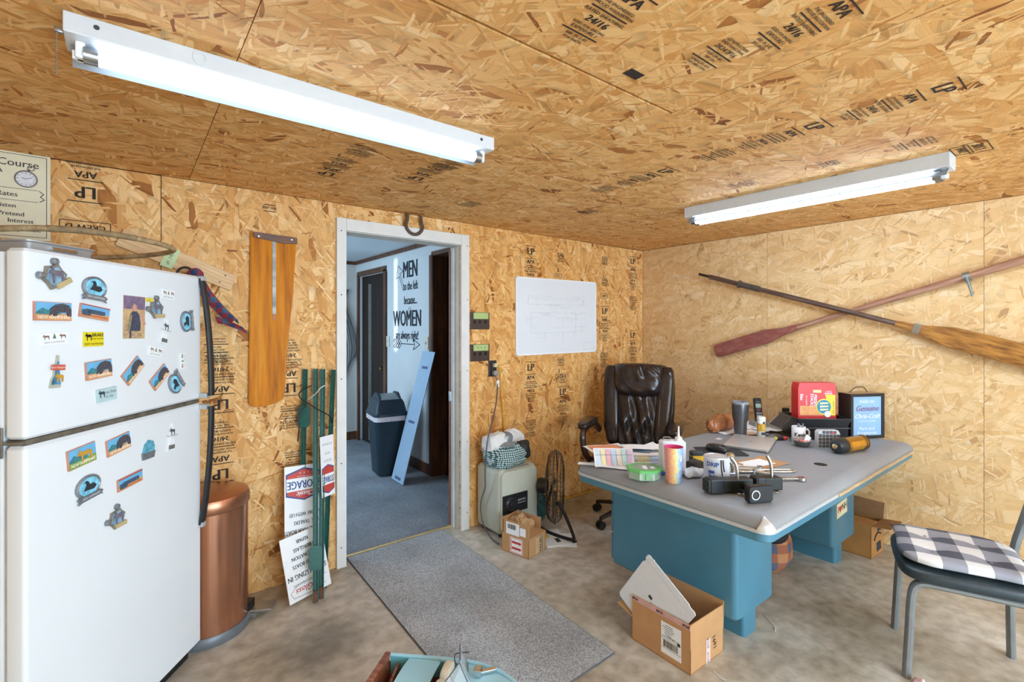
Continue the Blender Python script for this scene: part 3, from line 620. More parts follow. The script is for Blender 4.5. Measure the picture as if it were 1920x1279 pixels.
G().tube(pts[29:35], .0125, 10, flat=.9).to('splice', M('#8c7654', .7, var=.3, scale=60), hoop, smooth=True)
bt = thing('spray_bottle', 'blue and teal plastic bottle standing on the fridge', 'bottle', mw=FT(.075, .235, 1.65))
G().lathe([(0, 0), (.036, 0), (.038, .01), (.038, .09), (.03, .12), (.014, .15), (.014, .165), (0, .165)], 20).to('body', M('#35a8b8', .3, var=.1), bt, smooth=True); G().lathe([(.015, .165), (.019, .167), (.018, .205), (.010, .215), (0, .215)], 16).to('cap', M('#1d55a8', .4), bt, smooth=True); G().lathe([(.0385, .03), (.0388, .031), (.0388, .08), (.0385, .081)], 20).to('sticker', M('#e4eef0', .5), bt)
ps = thing('wall_sign', 'cream novelty sign with pocket watch above the fridge', 'sign', mw=axes((-.50, W - .003, 1.985), (1, 0, 0), (0, 0, 1)))
SG = M('#e3dcbf', .6, var=.03); SI = M('#4a4844', .7)
G().box((0, 0, .0015), (.46, .37, .003), .0005).to('board', SG, ps)
g = G(); e = .006
for r_ in ((.218, .172),):
    line(g, T(0, 0, .0033), [(-r_[0], -r_[1]), (r_[0], -r_[1]), (r_[0], r_[1]), (-r_[0], r_[1]), (-r_[0], -r_[1])], .0022)
for k in (.028, -.022): line(g, T(0, 0, .0033), [(-.19, k), (.19, k)], .0018)
line(g, T(.205, .003, .0033), [(-.01, .024), (.004, .012), (-.006, .0), (.006, -.012), (-.008, -.022)], .003)
g.to('border', SI, ps)
TS = lambda x, y: T(x, y, .0034)
for s_, x, y, h in (('Yes, Of Course', .195, .134, .042), ('I Have A', .085, .100, .036), ('Minute', .065, .068, .036), ('For You', .075, .036, .036), ('Hourly Rates', .13, .002, .028), ('Listen', .125, -.046, .025), ('Pretend', .150, -.080, .025), ('Interest', .178, -.108, .025), ('Sympathize', .200, -.142, .025)): G().text(s_, h, TS(x, y), align='RIGHT', bold=.0006).to('lettering', SI, ps)
wt = G().lathe([(.036, .003), (.036, .006), (.032, .0065), (.031, .005)], 28, m=T(.155, .072, .0005)).lathe([(.012, 0), (.012, .002), (.009, .002), (.009, 0)], 18, m=T(.170, .120, .0032)).box((.163, .108, .0042), (.008, .012, .002)).to('watch_case', M('#6f6b66', .5), ps)
G().lathe([(0, .0045), (.031, .0045), (.031, .005), (0, .005)], 24, m=T(.155, .072, .0005)).to('watch_face', M('#dcdce0', .5), ps)
g = G(); line(g, T(.155, .072, .0058), [(0, 0), (.018, .008)], .0018); line(g, T(.155, .072, .0058), [(0, 0), (-.012, .004)], .0022)
for k in range(12): g.box((.026, 0, 0), (.005, .0018, .0004), m=T(.155, .072, .0058) @ RZ(30 * k))
g.to('watch_hands', SI, ps)
pk = thing('wood_plank', 'short pine board fixed slantwise to the wall behind the fridge', 'board', mw=axes((.195, W - .001, 1.752), (.925, 0, -.38), (.38, 0, .925)))
G().box((0, 0, .010), (.50, .085, .019), .002).to('board', wood_material('pine', [(.3, '#c79a66'), (.5, '#dcb684'), (.7, '#e7c899')], (1, 14, 14), 5, .6), pk)
G().cyl((.20, .02, .0195), (.20, .02, .021), .004, n=8).cyl((.19, -.022, .0195), (.19, -.022, .021), .004, n=8).to('nail', DARKGREY, pk)
nt_ = thing('paper_note', 'pale green handwritten note on the slanted pine board', 'note', mw=axes((.155, W - .0232, 1.765), (.36, 0, .93), (-.93, 0, .36)))
G().grid(lambda u, v: ((u - .5) * .10, (v - .5) * .052, .001 + .003 * (u - .5) ** 2), 4, 2, thick=.0004).to('sheet', M('#c3d6a4', .7, var=.03), nt_)
G().text('d1 1430', .022, T(0, 0, .0024), shear=.2).to('handwriting', M('#4b5a3c', .7), nt_)
# plaid cap hung over the far corner of the fridge
PLAID = check_material('plaid', .026, ['#2b3f66', '#8c2f3c', '#3d6079'], (0, 2))
pc = thing('plaid_hat', 'red and blue plaid hat hanging on the wall beside the fridge', 'hat', (.335, 2.815, 1.42))
def capf(u, v):
    a = (u - .5) * 1.0
    x = -.085 + .17 * v ** 1.5 + .055 * (u - .5) * (1.1 - .5 * v); z = .275 - .25 * v + .02 * math.sin(u * PI) ; y = -.028 * math.sin(PI * u) - .012 * math.sin(v * PI) + .006 * math.sin(9 * v)
    return (x, y, z)
G().grid(capf, 10, 16, thick=.006).to('flap', PLAID, pc, smooth=60)
def brim(u, v):
    return (.055 + .075 * (u - .5) * 2 * .8 + .02 * v, -.02 - .05 * v * math.sin(PI * u), .06 - .055 * u - .03 * v)
G().grid(brim, 10, 5, thick=.008).to('brim', PLAID, pc, smooth=60)
G().tube([(-.085, -.01, .275), (-.12, -.015, .30), (-.155, -.012, .285), (-.165, -.01, .23)], .011, 8, smooth=2, flat=.5).to('strap', M('#2a2422', .5), pc, smooth=True)
hk = G().cyl((-.085, .07, .285), (-.085, -.02, .288), .004, n=8).to('peg', STEEL, pc)

# ================================================================== COPPER BIN
bn = thing('pedal_bin', 'copper half round pedal bin between fridge and wall', 'bin', (.305, 2.685, 0), 52)
COP = M('#b98467', .22, .85, var=.10, scale=5, stretch=(14, 14, .4))
def dshape(r, z, ins=0):
    pts = []
    for k in range(25):
        a = math.radians(-180 + 180 * k / 24); pts.append(((r - ins) * math.cos(a), (r * .92 - ins) * math.sin(a)))
    return pts
def dsolid(levels):
    g = G(); t = bmesh.new(); rings = []
    for r, z in levels:
        p = dshape(r, z) + [(r, .11), (-r, .11)]
        rings.append([t.verts.new((x, y, z)) for x, y in p])
    n = len(rings[0])
    for a, b_ in zip(rings, rings[1:]):
        for k in range(n): t.faces.new((a[k], a[(k + 1) % n], b_[(k + 1) % n], b_[k]))
    t.faces.new(rings[0]); t.faces.new(rings[-1]); bmesh.ops.recalc_face_normals(t, faces=t.faces)
    return g._merge(t)
dsolid([(.163, .045), (.163, .585)]).to('body', COP, bn, smooth=True)
dsolid([(.168, .588), (.170, .592), (.170, .628), (.163, .645), (.14, .655), (.07, .660)]).to('lid', M('#b07a5c', .30, .8, var=.12, scale=8), bn, smooth=True)
dsolid([(.161, .575), (.161, .600)]).to('rim', M('#4a3328', .4, .6), bn)
dsolid([(.170, .0), (.174, .008), (.174, .034), (.167, .046)]).to('base_ring', M('#6d747a', .4, .2), bn, smooth=True)
pd = G().box((.09, -.20, .036), (.085, .10, .012), .004, m=RZ(10)).box((.085, -.155, .026), (.06, .04, .02), .003).to('pedal', M('#a3a4a2', .35, .7), bn)
G().box((.085, -.128, .065), (.06, .03, .04)).to('pedal_slot', BLACK, bn)

# ================================================================== WALL: RUDDER, HORSESHOE
rd = thing('wooden_rudder', 'varnished wooden rudder blade hung on the wall by the door', 'rudder', mw=axes((.60, W - .001, 1.0), (1, 0, 0), (0, 0, 1)))
VARN = wood_material('varnish', [(.30, '#7a3f08'), (.42, '#b4690a'), (.54, '#d07f0c'), (.70, '#dc9524')], (11, .9, 1), 1.6, .5, 0)
VARN.node_tree.nodes['Principled BSDF'].inputs['Specular IOR Level'].default_value = .15
out = [(-.105, .03), (-.10, .015), (-.085, .002), (-.04, -.002), (.03, .012), (.062, .03), (.075, .07), (.085, .30), (.115, .60), (.135, .93), (-.095, .935), (-.098, .70)]
bl = G().prism(out, 0, .022, bev=.004).to('blade', VARN, rd)
for x in (-.045, .085): G().box((x - .015, .48, .0224), (.0015, .88, .0006)).to('plank_seam', M('#8a5524', .5), bl)
G().box((.018, .705, .0235), (.018, .41, .004)).to('slot', M('#8f8b84', .5, .4, var=.6, scale=3, stretch=(1, 5, 1)), rd)
G().box((.018, .485, .0235), (.018, .03, .003)).to('slot_end', M('#b0714a', .6), rd)
G().prism([(-.085, .935), (-.085, .908), (-.03, .90), (.06, .888), (.135, .892), (.135, .925)], .022, .036, bev=.003).to('cleat', wood_material('cleat_wood', [(.3, '#4a2a18'), (.7, '#7e4c2a')], (2, 12, 12), 6, .4), rd)
for x in (-.06, .105): G().cyl((x, .912, .036), (x, .912, .0375), .005, n=10).to('screw', CHROME, rd)
hs = thing('horseshoe', 'rusty horseshoe nailed over the door casing', 'horseshoe', mw=axes((1.457, W - .019, 2.098), (1, 0, 0), (0, 0, 1)))
pts = [(.060 * math.cos(math.radians(a)) * (1 if abs(a + 90) < 95 else .93), .062 * math.sin(math.radians(a)) - .004, .008) for a in range(-225, 46, 15)]
pts = [(-.048, .062, .008)] + pts[1:-1] + [(.048, .062, .008)]
G().tube(pts, .011, 8, flat=.7).to('shoe', M('#5e4f42', .7, .4, var=.3, scale=60), hs, smooth=True)
for a in (-200, -165, -15, 20): G().cyl((.060 * math.cos(math.radians(a)), .062 * math.sin(math.radians(a)), .015), (.060 * math.cos(math.radians(a)), .062 * math.sin(math.radians(a)), .0175), .003, n=6).to('nail', M('#2c2520', .7), hs)
# ================================================================== YARD SIGNS AND FENCE POSTS
GREEN = M('#1f5a50', .45, var=.2, scale=30)
def post(bx, by, tx, ty, tz, label, plate=None):
    d = Vector((tx - bx, ty - by, tz)); q = d.to_track_quat('Z', 'Y').to_matrix().to_4x4(); q.translation = (bx, by, 0)
    t = thing('fence_post', label, 'post', mw=q, group='green metal fence posts by the door')
    L = d.length; g = G()
    g.prism([(-.014, .008), (-.010, .008), (-.007, -.005), (.007, -.005), (.010, .008), (.014, .008), (.010, -.008), (-.010, -.008)], .004, L); ob = g.to('rail', GREEN, t)
    st = G()
    for k in range(int(L / .06)): st.box((0, -.0085, .05 + k * .06), (.010, .004, .012))
    st.to('stud', GREEN, ob)
    G().prism([(-.012, -.010), (.012, -.010), (.009, .008), (-.009, .008)], .004, .06).to('rusty_tip', M('#6b4334', .8, var=.3), t)
    if plate: G().prism([(-.034, -.045), (-.022, -.06), (.022, -.06), (.034, -.045), (.034, .045), (.022, .06), (-.022, .06), (-.034, .045)], 0, .003, m=axes((0, .011, plate), (1, 0, 0), (0, 0, 1))).to('anchor_plate', GREEN, t)
post(.755, 2.600, .835, 2.872, 1.190, 'green steel fence post with its anchor plate near the floor', .22)
post(.790, 2.622, .876, 2.874, 1.186, 'green steel fence post leaning hard against the one with the low anchor plate')
post(.735, 2.80, .783, 2.880, 1.190, 'green steel fence post with its anchor plate near the top', .93)
post(.838, 2.72, .935, 2.865, 1.180, 'green steel fence post leaning alone nearest the door casing')
cd = G().tube([(.80, 2.83, 1.10), (.74, 2.82, 1.08), (.72, 2.80, 1.05), (.78, 2.79, 1.00), (.84, 2.78, .96), (.90, 2.80, .92), (.91, 2.82, .88)], .0035, 6, smooth=2).tube([(.77, 2.83, .99), (.735, 2.82, .96), (.73, 2.82, .85), (.728, 2.83, .80)], .0035, 6, smooth=2)
cd.to('wire_tie', BLACK, label='thin black wire twisted around the green fence posts', cat='wire')
G().tube([(.79, 2.86, 1.02), (.82, 2.80, 1.06), (.83, 2.775, 1.09), (.86, 2.79, 1.10)], .003, 6, smooth=2).to('string_tie', M('#d9d6cc', .7), label='white string tied around the green fence posts', cat='string')
COR = M('#edeeee', .5, var=.02); RED = M('#c5453a', .5, var=.04); BLUE = M('#2c4a86', .5, var=.04); DK = M('#33363c', .6)
s1 = thing('yard_sign', 'white boat storage yard sign standing upside down in the fence posts', 'sign', mw=axes((.755, 2.805, .48), (.97, .10, -.05), (.0, .16, .98)))
G().box((0, 0, 0), (.21, .37, .004)).to('panel', COR, s1)
R180 = RZ(180)
def oct_(w, h, c): return [(-w, -h + c), (0, -h), (w, -h + c), (w, h - c), (0, h), (-w, h - c)]
G().prism(oct_(.098, .088, .03), .002, .0026, m=T(0, .085)).to('emblem_border', BLUE, s1); G().prism(oct_(.091, .081, .03), .0026, .0030, m=T(0, .085)).to('emblem_field', RED, s1)
G().box((0, .085, .0032), (.190, .068, .0005)).to('emblem_band', COR, s1)
G().text('STORAGE', .052, T(0, .085, .0037) @ R180, bold=.0012, sx=.80, sy=1.15).to('storage_lettering', BLUE, s1)
words(s1, 'white_lettering', COR, [('Classic', .036, T(.01, .034, .0033) @ R180, dict(shear=.3, bold=.0008)), ('WATER  YOUR  COVERS', .007, T(0, .127, .0033) @ R180, {}), ('*  *  *', .022, T(0, .148, .0033) @ R180, {})])
words(s1, 'small_lettering', DK, [('STORE YOUR BOATS,', .030, T(-.01, -.158, .0024) @ R180, dict(sx=.72, bold=.0006)), ("RV'S, TRAILERS", .028, T(.01, -.115, .0024) @ R180, dict(sx=.74, bold=.0006)), ('& MORE WITH US!', .028, T(.004, -.072, .0024) @ R180, dict(sx=.74, bold=.0006))])
s2 = thing('yard_sign', 'white boat restoration yard sign standing upside down on the floor', 'sign', mw=axes((.735, 2.70, .176), (.96, .26, .06), (-.02, .22, .96)))
G().box((0, 0, 0), (.235, .325, .004)).to('panel', COR, s2)
for tx, h, y in (('SPECIALIZING IN', .036, -.045), ('WOOD BOATS', .027, .005), ('RESTORATION', .027, .045), ('FIBERGLASS', .027, .085), ('REPAIR', .027, .125)): G().text(tx, h, T(0, y, .0024) @ R180, sx=.80, bold=.0008).to('dark_lettering', DK, s2)
g = G(); line(g, T(0, -.115, .0024), [(.10, .02), (.06, .035), (-.06, .03), (-.105, .0), (-.09, -.028), (.0, -.034), (.09, -.02)], .0016); g.to('swoosh', DK, s2); G().text('RESTORATION', .016, T(-.03, -.086, .0024) @ R180).to('dark_lettering', DK, s2)
G().text('Hi-Gloss', .042, T(0, -.116, .0026) @ R180, shear=.3, bold=.0006).to('red_lettering', RED, s2)
s3 = thing('yard_sign', 'narrow upside down yard sign on the post nearest the door', 'sign', mw=axes((.868, 2.765, .655), (.55, .35, -.02), (.03, .10, .98)))
G().box((0, 0, 0), (.105, .33, .004)).to('panel', COR, s3)
G().prism(oct_(.048, .080, .018), .002, .0026, m=T(0, -.072)).to('emblem_border', BLUE, s3); G().prism(oct_(.043, .075, .018), .0026, .003, m=T(0, -.072)).to('emblem_field', RED, s3); G().box((0, -.072, .0032), (.09, .058, .0005)).to('emblem_band', COR, s3)
G().text('STORAGE', .05, T(0, -.072, .0037) @ R180, sx=.40, bold=.001).to('storage_lettering', BLUE, s3); G().text('BOATS', .02, T(0, .03, .0024) @ R180).text("RV'S", .02, T(0, .07, .0024) @ R180).text('STORAGE', .018, T(0, .12, .0024) @ R180).to('small_lettering', M('#8a8c90', .6), s3)
# ================================================================== soft shapes
def superell(g, c, size, e1=.4, e2=.4, n=24, fn=None, m=None, nv=None):
    """rounded block: superellipsoid with half sizes size/2, fn bends each point (local, before c)"""
    a, b, d = size[0] / 2, size[1] / 2, size[2] / 2
    pw = lambda w, e: math.copysign(abs(w) ** e, w)
    t = bmesh.new(); nv = nv or n // 2; rows = []
    for j in range(nv + 1):
        ph = -PI / 2 + PI * j / nv; row = []
        for k in range(n):
            th = 2 * PI * k / n
            p = (a * pw(math.cos(ph), e1) * pw(math.cos(th), e2), b * pw(math.cos(ph), e1) * pw(math.sin(th), e2), d * pw(math.sin(ph), e1))
            row.append(t.verts.new(Vector(fn(p) if fn else p) + Vector(c)))
        rows.append(row)
    for a_, b_ in zip(rows, rows[1:]):
        for k in range(n): t.faces.new((a_[k], a_[(k + 1) % n], b_[(k + 1) % n], b_[k]))
    bmesh.ops.remove_doubles(t, verts=t.verts, dist=1e-5); bmesh.ops.recalc_face_normals(t, faces=t.faces)
    return g._merge(t, m)
from mathutils import noise as mn
def wob(p, amp, f, off=0):
    v = mn.noise_vector(Vector((p[0] * f + off, p[1] * f, p[2] * f))); return (p[0] + v.x * amp, p[1] + v.y * amp, p[2] + v.z * amp)

# ================================================================== DOOR WALL, RIGHT OF THE DOOR
WB = lambda x, z, y=W: axes((x, y, z), (1, 0, 0), (0, 0, 1))
BRN = M('#3b2a24', .4, var=.1); TAPE = M('#a9bd78', .6, var=.08)
for z, lab in ((1.473, 'upper brown switch plate with green tape beside the door casing'), (1.243, 'lower brown switch plate with green tape beside the door casing')):
    t = thing('switch_plate', lab, 'switch', mw=WB(1.988, z))
    G().box((0, 0, .004), (.168, .122, .007), .003).to('plate', BRN, t); G().box((.008, .036, .008), (.13, .045, .0012)).to('tape_label', TAPE, t)
    for x in (-.048, 0, .048): G().box((x, -.006, .012), (.010, .024, .014), .002, m=RX(12)).to('toggle', M('#241a17', .4), t)
    for x in (-.048, 0, .048): G().cyl((x, -.036, .0072), (x, -.036, .0086), .0035, n=8).to('screw', BRN, t)
    if z < 1.3:
        for x in (-.02, .01, .04): G().cyl((x, .036, .0086), (x, .036, .0092), .004, n=8).to('marker_dot', DARKGREY, t)
ot = thing('wall_outlet', 'dark brown wall outlet with two plugs below the switch plates', 'outlet', mw=WB(2.100, 1.123))
G().box((0, 0, .004), (.072, .118, .008), .003).to('plate', M('#2a2322', .4), ot); G().box((.006, .024, .014), (.036, .030, .014), .004).to('socket', M('#4a4643', .5), ot)
pl = thing('power_cord', 'grey power cord hanging from the outlet down past the safe', 'cord')
G().tube([(2.104, 2.872, 1.075), (2.118, 2.86, 1.04), (2.114, 2.85, .99), (2.05, 2.78, .88), (1.95, 2.69, .78), (1.893, 2.665, .68), (1.886, 2.675, .57), (1.890, 2.69, .47), (1.905, 2.712, .38), (1.915, 2.72, .33), (1.918, 2.79, .21), (1.917, 2.775, .09), (1.914, 2.69, .018), (1.90, 2.60, .006), (1.90, 2.55, .006)], .0048, 8, smooth=3).to('cable', M('#55565a', .5), pl, smooth=True)
G().box((2.104, 2.868, 1.092), (.034, .034, .034), .006).to('plug', M('#8b8c8e', .5), pl); G().box((2.119, 2.853, 1.012), (.022, .004, .05)).to('paper_tag', PAPER, pl)
pl = thing('extension_cord', 'yellow extension cord dropping from the outlet behind the safe', 'cord')
G().tube([(2.112, 2.866, 1.148), (2.135, 2.855, 1.14), (2.150, 2.868, 1.09), (2.170, 2.878, .95), (2.19, 2.884, .80), (2.205, 2.887, .62), (2.215, 2.892, .3), (2.25, 2.892, .02), (2.5, 2.888, .008), (2.835, 2.872, .008), (3.1, 2.878, .008), (3.42, 2.888, .008)], .0055, 8, smooth=3).to('cable', M('#d9a62a', .5), pl, smooth=True)
G().box((2.108, 2.873, 1.148), (.03, .03, .028), .006).to('plug', M('#d6c8a0', .5), pl)
wb = thing('drawing_sheet', 'white framed board with a faint line drawing on the wall', 'board', mw=WB(2.770, 1.514) @ RZ(.3))
G().box((0, 0, .004), (.905, .605, .008), .001).to('board', M('#e2e5e9', .45, var=.012, scale=3), wb)
g = G()
for c, d in (((0, .299, .006), (.905, .012, .012)), ((0, -.299, .006), (.905, .012, .012)), ((-.447, 0, .006), (.012, .605, .012)), ((.447, 0, .006), (.012, .605, .012))): G().box(c, d, .001).to('frame_strip', M('#eceded', .5, var=.02), wb)
r_ = random.Random(5); g = G()
for k in range(46):
    x = r_.uniform(-.36, .30); y = r_.choice([.16, .13, .10, .08, .02, -.02, -.08, -.13, -.16]) + r_.uniform(-.012, .012); w_ = r_.uniform(.02, .16)
    g.box((x, y, .0083), (w_, .0011, .0004))
    if k % 3 == 0: g.box((x, y - .02, .0083), (.0011, r_.uniform(.02, .06), .0004))
for x, y, w_, h_ in ((.36, -.25, .13, .06), (-.05, -.05, .50, .16), (-.02, .12, .62, .05)): line(g, T(x, y, .0083), [(-w_ / 2, -h_ / 2), (w_ / 2, -h_ / 2), (w_ / 2, h_ / 2), (-w_ / 2, h_ / 2), (-w_ / 2, -h_ / 2)], .0011)
for k in range(60): g.text(r_.choice(['o', '12', 'x', '4-6', '=', 'deck', 'rail']), .010, T(r_.uniform(-.38, .40), r_.uniform(-.20, .18), .0084))
g.to('pencil_drawing', M('#b3b8be', .7), wb)
# ------------------------------------------------------------------ safe
sf = thing('safe', 'pale grey green floor safe with black combination dial plate', 'safe', (1.945, 2.585, 0))
SAFE = M('#c0c3b3', .42, var=.05, scale=7)
G().loft(0, .33, .012, .295, .03, [(.025, .028), (.008, .034), (0, .05), (0, .435), (.012, .455), (.03, .465)]).to('body', SAFE, sf, smooth=True)
G().loft(.008, .322, .045, .452, .035, [(0, 0), (0, .010), (.004, .016), (.012, .018)], m=axes((0, .016, 0), (1, 0, 0), (0, 0, 1))).to('door', SAFE, sf, smooth=True)
dp = G().box((.118, -.006, .232), (.215, .006, .125), .002).to('dial_plate', M('#1a1b1f', .4), sf)
dl = G().lathe([(.040, 0), (.040, .006), (.034, .010), (.022, .010), (.020, .024), (.016, .028), (0, .028)], 28, m=axes((.078, -.009, .232), (1, 0, 0), (0, 0, 1))).to('dial', M('#2c2e33', .3, .4), dp, smooth=True)
g = G()
for k in range(20): g.box((.037, 0, .0085), (.006, .0018, .0012), m=axes((.078, -.009, .232), (1, 0, 0), (0, 0, 1)) @ RZ(18 * k))
g.lathe([(.0405, 0), (.043, 0), (.043, .004), (.0405, .004)], 28, m=axes((.078, -.009, .232), (1, 0, 0), (0, 0, 1))); g.to('dial_marks', CHROME, dp)
G().text('SENTRY', .020, axes((.172, -.0096, .245), (1, 0, 0), (0, 0, 1)), bold=.0004).to('brand_lettering', M('#b9bcc0', .4), dp); G().box((.172, -.0094, .226), (.07, .0006, .003)).to('brand_bar', M('#b9bcc0', .4), dp)
for x in (.05, .28):
    for y in (.06, .25): G().cyl((x, y, 0), (x, y, .034), .022, n=12).to('foot', BLACK, sf)
G().box((.16, .02, .4652), (.20, .010, .0012)).to('rust_scratch', M('#8a6a4c', .9, var=.5, scale=80), sf)
# laundry heap
HOUND = check_material('houndstooth', .007, ['#dfe8e6', '#6f9a9c', '#253234'], (0, 2))
def crease(p, amp, f, off):
    q = wob(p, amp, f, off); v = mn.noise(Vector((p[0] * f * 2.3 + off, p[1] * f * 2.3, p[2] * f * 2.3))); w_ = mn.noise(Vector((p[0] * f * 4.7, p[1] * f * 4.7 + off, p[2] * f * 4.7)))
    k = 1 - (abs(v) * .9 + abs(w_) * .4) * amp * 9; k = max(.72, k)
    return (q[0] * k, q[1] * k, q[2] * k)
def lump(name, label, cat, c, size, mat, amp=.02, f=9, off=0, flatz=None, e=.7):
    fn = lambda p: (lambda q: (q[0], q[1], max(q[2], flatz) if flatz is not None else q[2]))(crease(p, amp, f, off))
    return superell(G(), (0, 0, 0), size, e, e, 64, fn).to(name, mat, smooth=60, label=label, cat=cat, loc=c)
lump('checked_cloth', 'crumpled green and black checked cloth on the safe', 'cloth', (2.075, 2.715, .532), (.31, .28, .17), HOUND, .022, 10, 3, -.066)
lump('white_rag', 'white rag draped over the checked cloth on the safe', 'rag', (1.985, 2.715, .630), (.17, .18, .13), M('#e8e8e6', .85, var=.02), .026, 12, 8)
lump('white_towel', 'white towel at the back of the laundry heap on the safe', 'towel', (2.205, 2.80, .560), (.23, .12, .24), M('#e4e6e8', .85, var=.02), .02, 8, 15, -.094)
lump('mesh_bag', 'crumpled black mesh bag on the laundry heap', 'bag', (2.17, 2.655, .555), (.17, .09, .13), M('#23282b', .6, var=.5, scale=140), .03, 12, 22, None)
t = thing('baseball_hat', 'grey baseball hat resting on top of the laundry heap', 'hat', (2.055, 2.70, .635), -20)
superell(G(), (0, 0, .02), (.13, .12, .08), .8, .9, 24, lambda p: (p[0], p[1], max(p[2], -.03))).to('crown', M('#7e8388', .8), t, smooth=60)
G().grid(lambda u, v: ((u - .5) * .12, -.05 - .07 * v * math.sin(PI * (.15 + .7 * u)), .004 - .02 * v - .03 * (u - .5) ** 2), 8, 4, thick=.003).to('visor', M('#8c9196', .8), t, smooth=True); G().box((.0, -.058, .03), (.03, .006, .02), .002).to('patch', M('#c5cacf', .6), t)
# ------------------------------------------------------------------ small carton with crumpled paper
def carton(name, label, cx, cy, rz, sx, sy, h, mat=CARD):
    """open carton: local origin at the corner, x and y along its sides"""
    t = thing(name, label, 'box', (cx, cy, 0), rz); k = .004
    g = G().box((sx / 2, sy / 2, k / 2 + .001), (sx, sy, k)).box((k / 2, sy / 2, h / 2), (k, sy, h)).box((sx - k / 2, sy / 2, h / 2), (k, sy, h)).box((sx / 2, k / 2, h / 2), (sx, k, h)).box((sx / 2, sy - k / 2, h / 2), (sx, k, h))
    g.to('body', mat, t); return t
def flap(t, p, x, y, sx, sy, mat=CARD, name='flap'):
    return G().box((sx / 2, sy / 2, 0), (sx, sy, .004), m=axes(p, x, y)).to(name, mat, t)
b1 = carton('cardboard_box', 'small open carton with red arrow label in front of the safe', 1.924, 2.272, 13.7, .185, .215, .118)
flap(b1, (.002, .0, .118), (0, 1, 0), (.02, 0, 1), .20, .085); flap(b1, (.0, .213, .118), (1, 0, 0), (0, .06, 1), .185, .085); flap(b1, (.184, .04, .118), (0, 1, 0), (.05, 0, 1), .17, .075); flap(b1, (.0, .0, .119), (1, 0, 0), (0, 1, .02), .185, .105)
lb = G().box((0, 0, 0), (.10, .098, .0008), m=axes((-.0008, .098, .058), (0, -1, 0), (0, 0, 1))).to('arrow_label', M('#efe9e6', .6), b1)
g = G(); A_ = axes((-.0014, .098, .058), (0, -1, 0), (0, 0, 1))
for y in (.018, -.018): g.box((-.004, y, 0), (.058, .014, .0005), m=A_); g.prism([(.025, y - .012), (.042, y), (.025, y + .012)], -.0003, .0003, m=A_)
line(g, A_, [(-.046, -.045), (.046, -.045), (.046, .045), (-.046, .045), (-.046, -.045)], .0028); g.box((-.038, 0, 0), (.004, .07, .0005), m=A_); g.to('red_arrows', M('#b8383a', .6), lb)
G().box((0, 0, 0), (.105, .075, .0008), m=axes((-.003, .125, .158), (0, -1, 0), (0, 0, 1))).box((0, 0, 0), (.045, .05, .0008), m=axes((-.003, .045, .155), (0, -1, 0), (0, 0, 1))).to('shipping_label', PAPER, b1)
g = G(); A_ = axes((-.0036, .130, .170), (0, -1, 0), (0, 0, 1)); r_ = random.Random(2)
for k in range(26): g.box((-.034 + k * .0026, 0, 0), (r_.choice([.0008, .0016]), .03, .0004), m=A_)
g.to('barcode', BLACK, b1)
G().box((0, 0, 0), (.09, .10, .0006), m=axes((.115, -.0008, .055), (1, 0, 0), (0, 0, 1))).to('packing_tape', M('#c7a67c', .35), b1); G().text('VALBC', .034, axes((.125, -.0014, .056), (0, 0, 1), (-1, 0, 0)), bold=.001).box((.145, -.0014, .055), (.005, .0006, .095)).to('side_lettering', BLACK, b1)
for x, y, z, sd in ((.06, .155, .135, 1), (.125, .12, .140, 5)):
    superell(G(), (x, y, z), (.10, .10, .16), .9, .9, 40, lambda p: crease(p, .035, 16, sd)).to('crumpled_paper', M('#b58e62', .85, var=.2, scale=30), b1)
# ------------------------------------------------------------------ floor fan seen nearly edge on
fa = thing('floor_fan', 'round wire cage floor fan with black tube stand beside the safe', 'fan', (2.36, 2.50, 0))
FC = T(0, 0, .305) @ RZ(-47) @ RX(5) @ RY(0)          # disc axis along local x after this turn
WIRE = M('#5b5148', .4, .7, var=.3, scale=60)
def fp(r, a, x): return (x, r * math.cos(a), r * math.sin(a))
def cage(sgn):
    g = G()
    for k in range(44):
        a = 2 * PI * k / 44; g.tube([fp(.05, a, sgn * .062), fp(.14, a, sgn * .060), fp(.215, a, sgn * .046), fp(.248, a, sgn * .004)], .0014, 4)
    for r, x in ((.05, .062), (.10, .061), (.16, .058), (.215, .046), (.238, .028)): g.tube([fp(r, 2 * PI * k / 36, sgn * x) for k in range(36)], .0018, 5, closed=True)
    return g
for s_, nm in ((1, 'front_cage'), (-1, 'rear_cage')):
    o = cage(s_).to(nm, WIRE, fa, mw=FC)
G().tube([fp(.250, 2 * PI * k / 40, 0) for k in range(40)], .005, 6, closed=True).to('rim', WIRE, fa, smooth=True, mw=FC)
g = G().lathe([(0, -.05), (.05, -.05), (.055, -.02), (.05, .02), (.02, .03), (0, .03)], 20, m=RY(90)); g.to('motor', BLACK, fa, smooth=True, mw=FC @ T(-.075, 0, 0))
for k in range(3):
    a = 2 * PI * k / 3
    G().grid(lambda u, v: (.025 * (v - .5) , (.035 + .17 * u) * math.cos(a + (v - .5) * (1.3 - .5 * u)), (.035 + .17 * u) * math.sin(a + (v - .5) * (1.3 - .5 * u))), 5, 5, thick=.0015).to('blade', STEEL, fa, smooth=True, mw=FC)
G().lathe([(0, 0), (.035, 0), (.034, .006), (0, .008)], 20, m=T(.062, 0, 0) @ RY(90)).to('badge', M('#8d8a84', .4, .6), fa, mw=FC)
G().tube([(-.135, -.175, .262), (-.10, -.20, .19), (-.045, -.235, .03), (-.055, -.225, .013), (-.10, -.02, .013), (-.06, .16, .013), (.06, .21, .013), (.10, .21, .05), (.155, .18, .262)], .011, 10, smooth=3).to('stand', BLACK, fa, smooth=True)
for x, y in ((-.047, -.235), (.06, .205)): G().box((x, y, .007), (.03, .02, .014), .003).to('stand_foot', BLACK, fa)
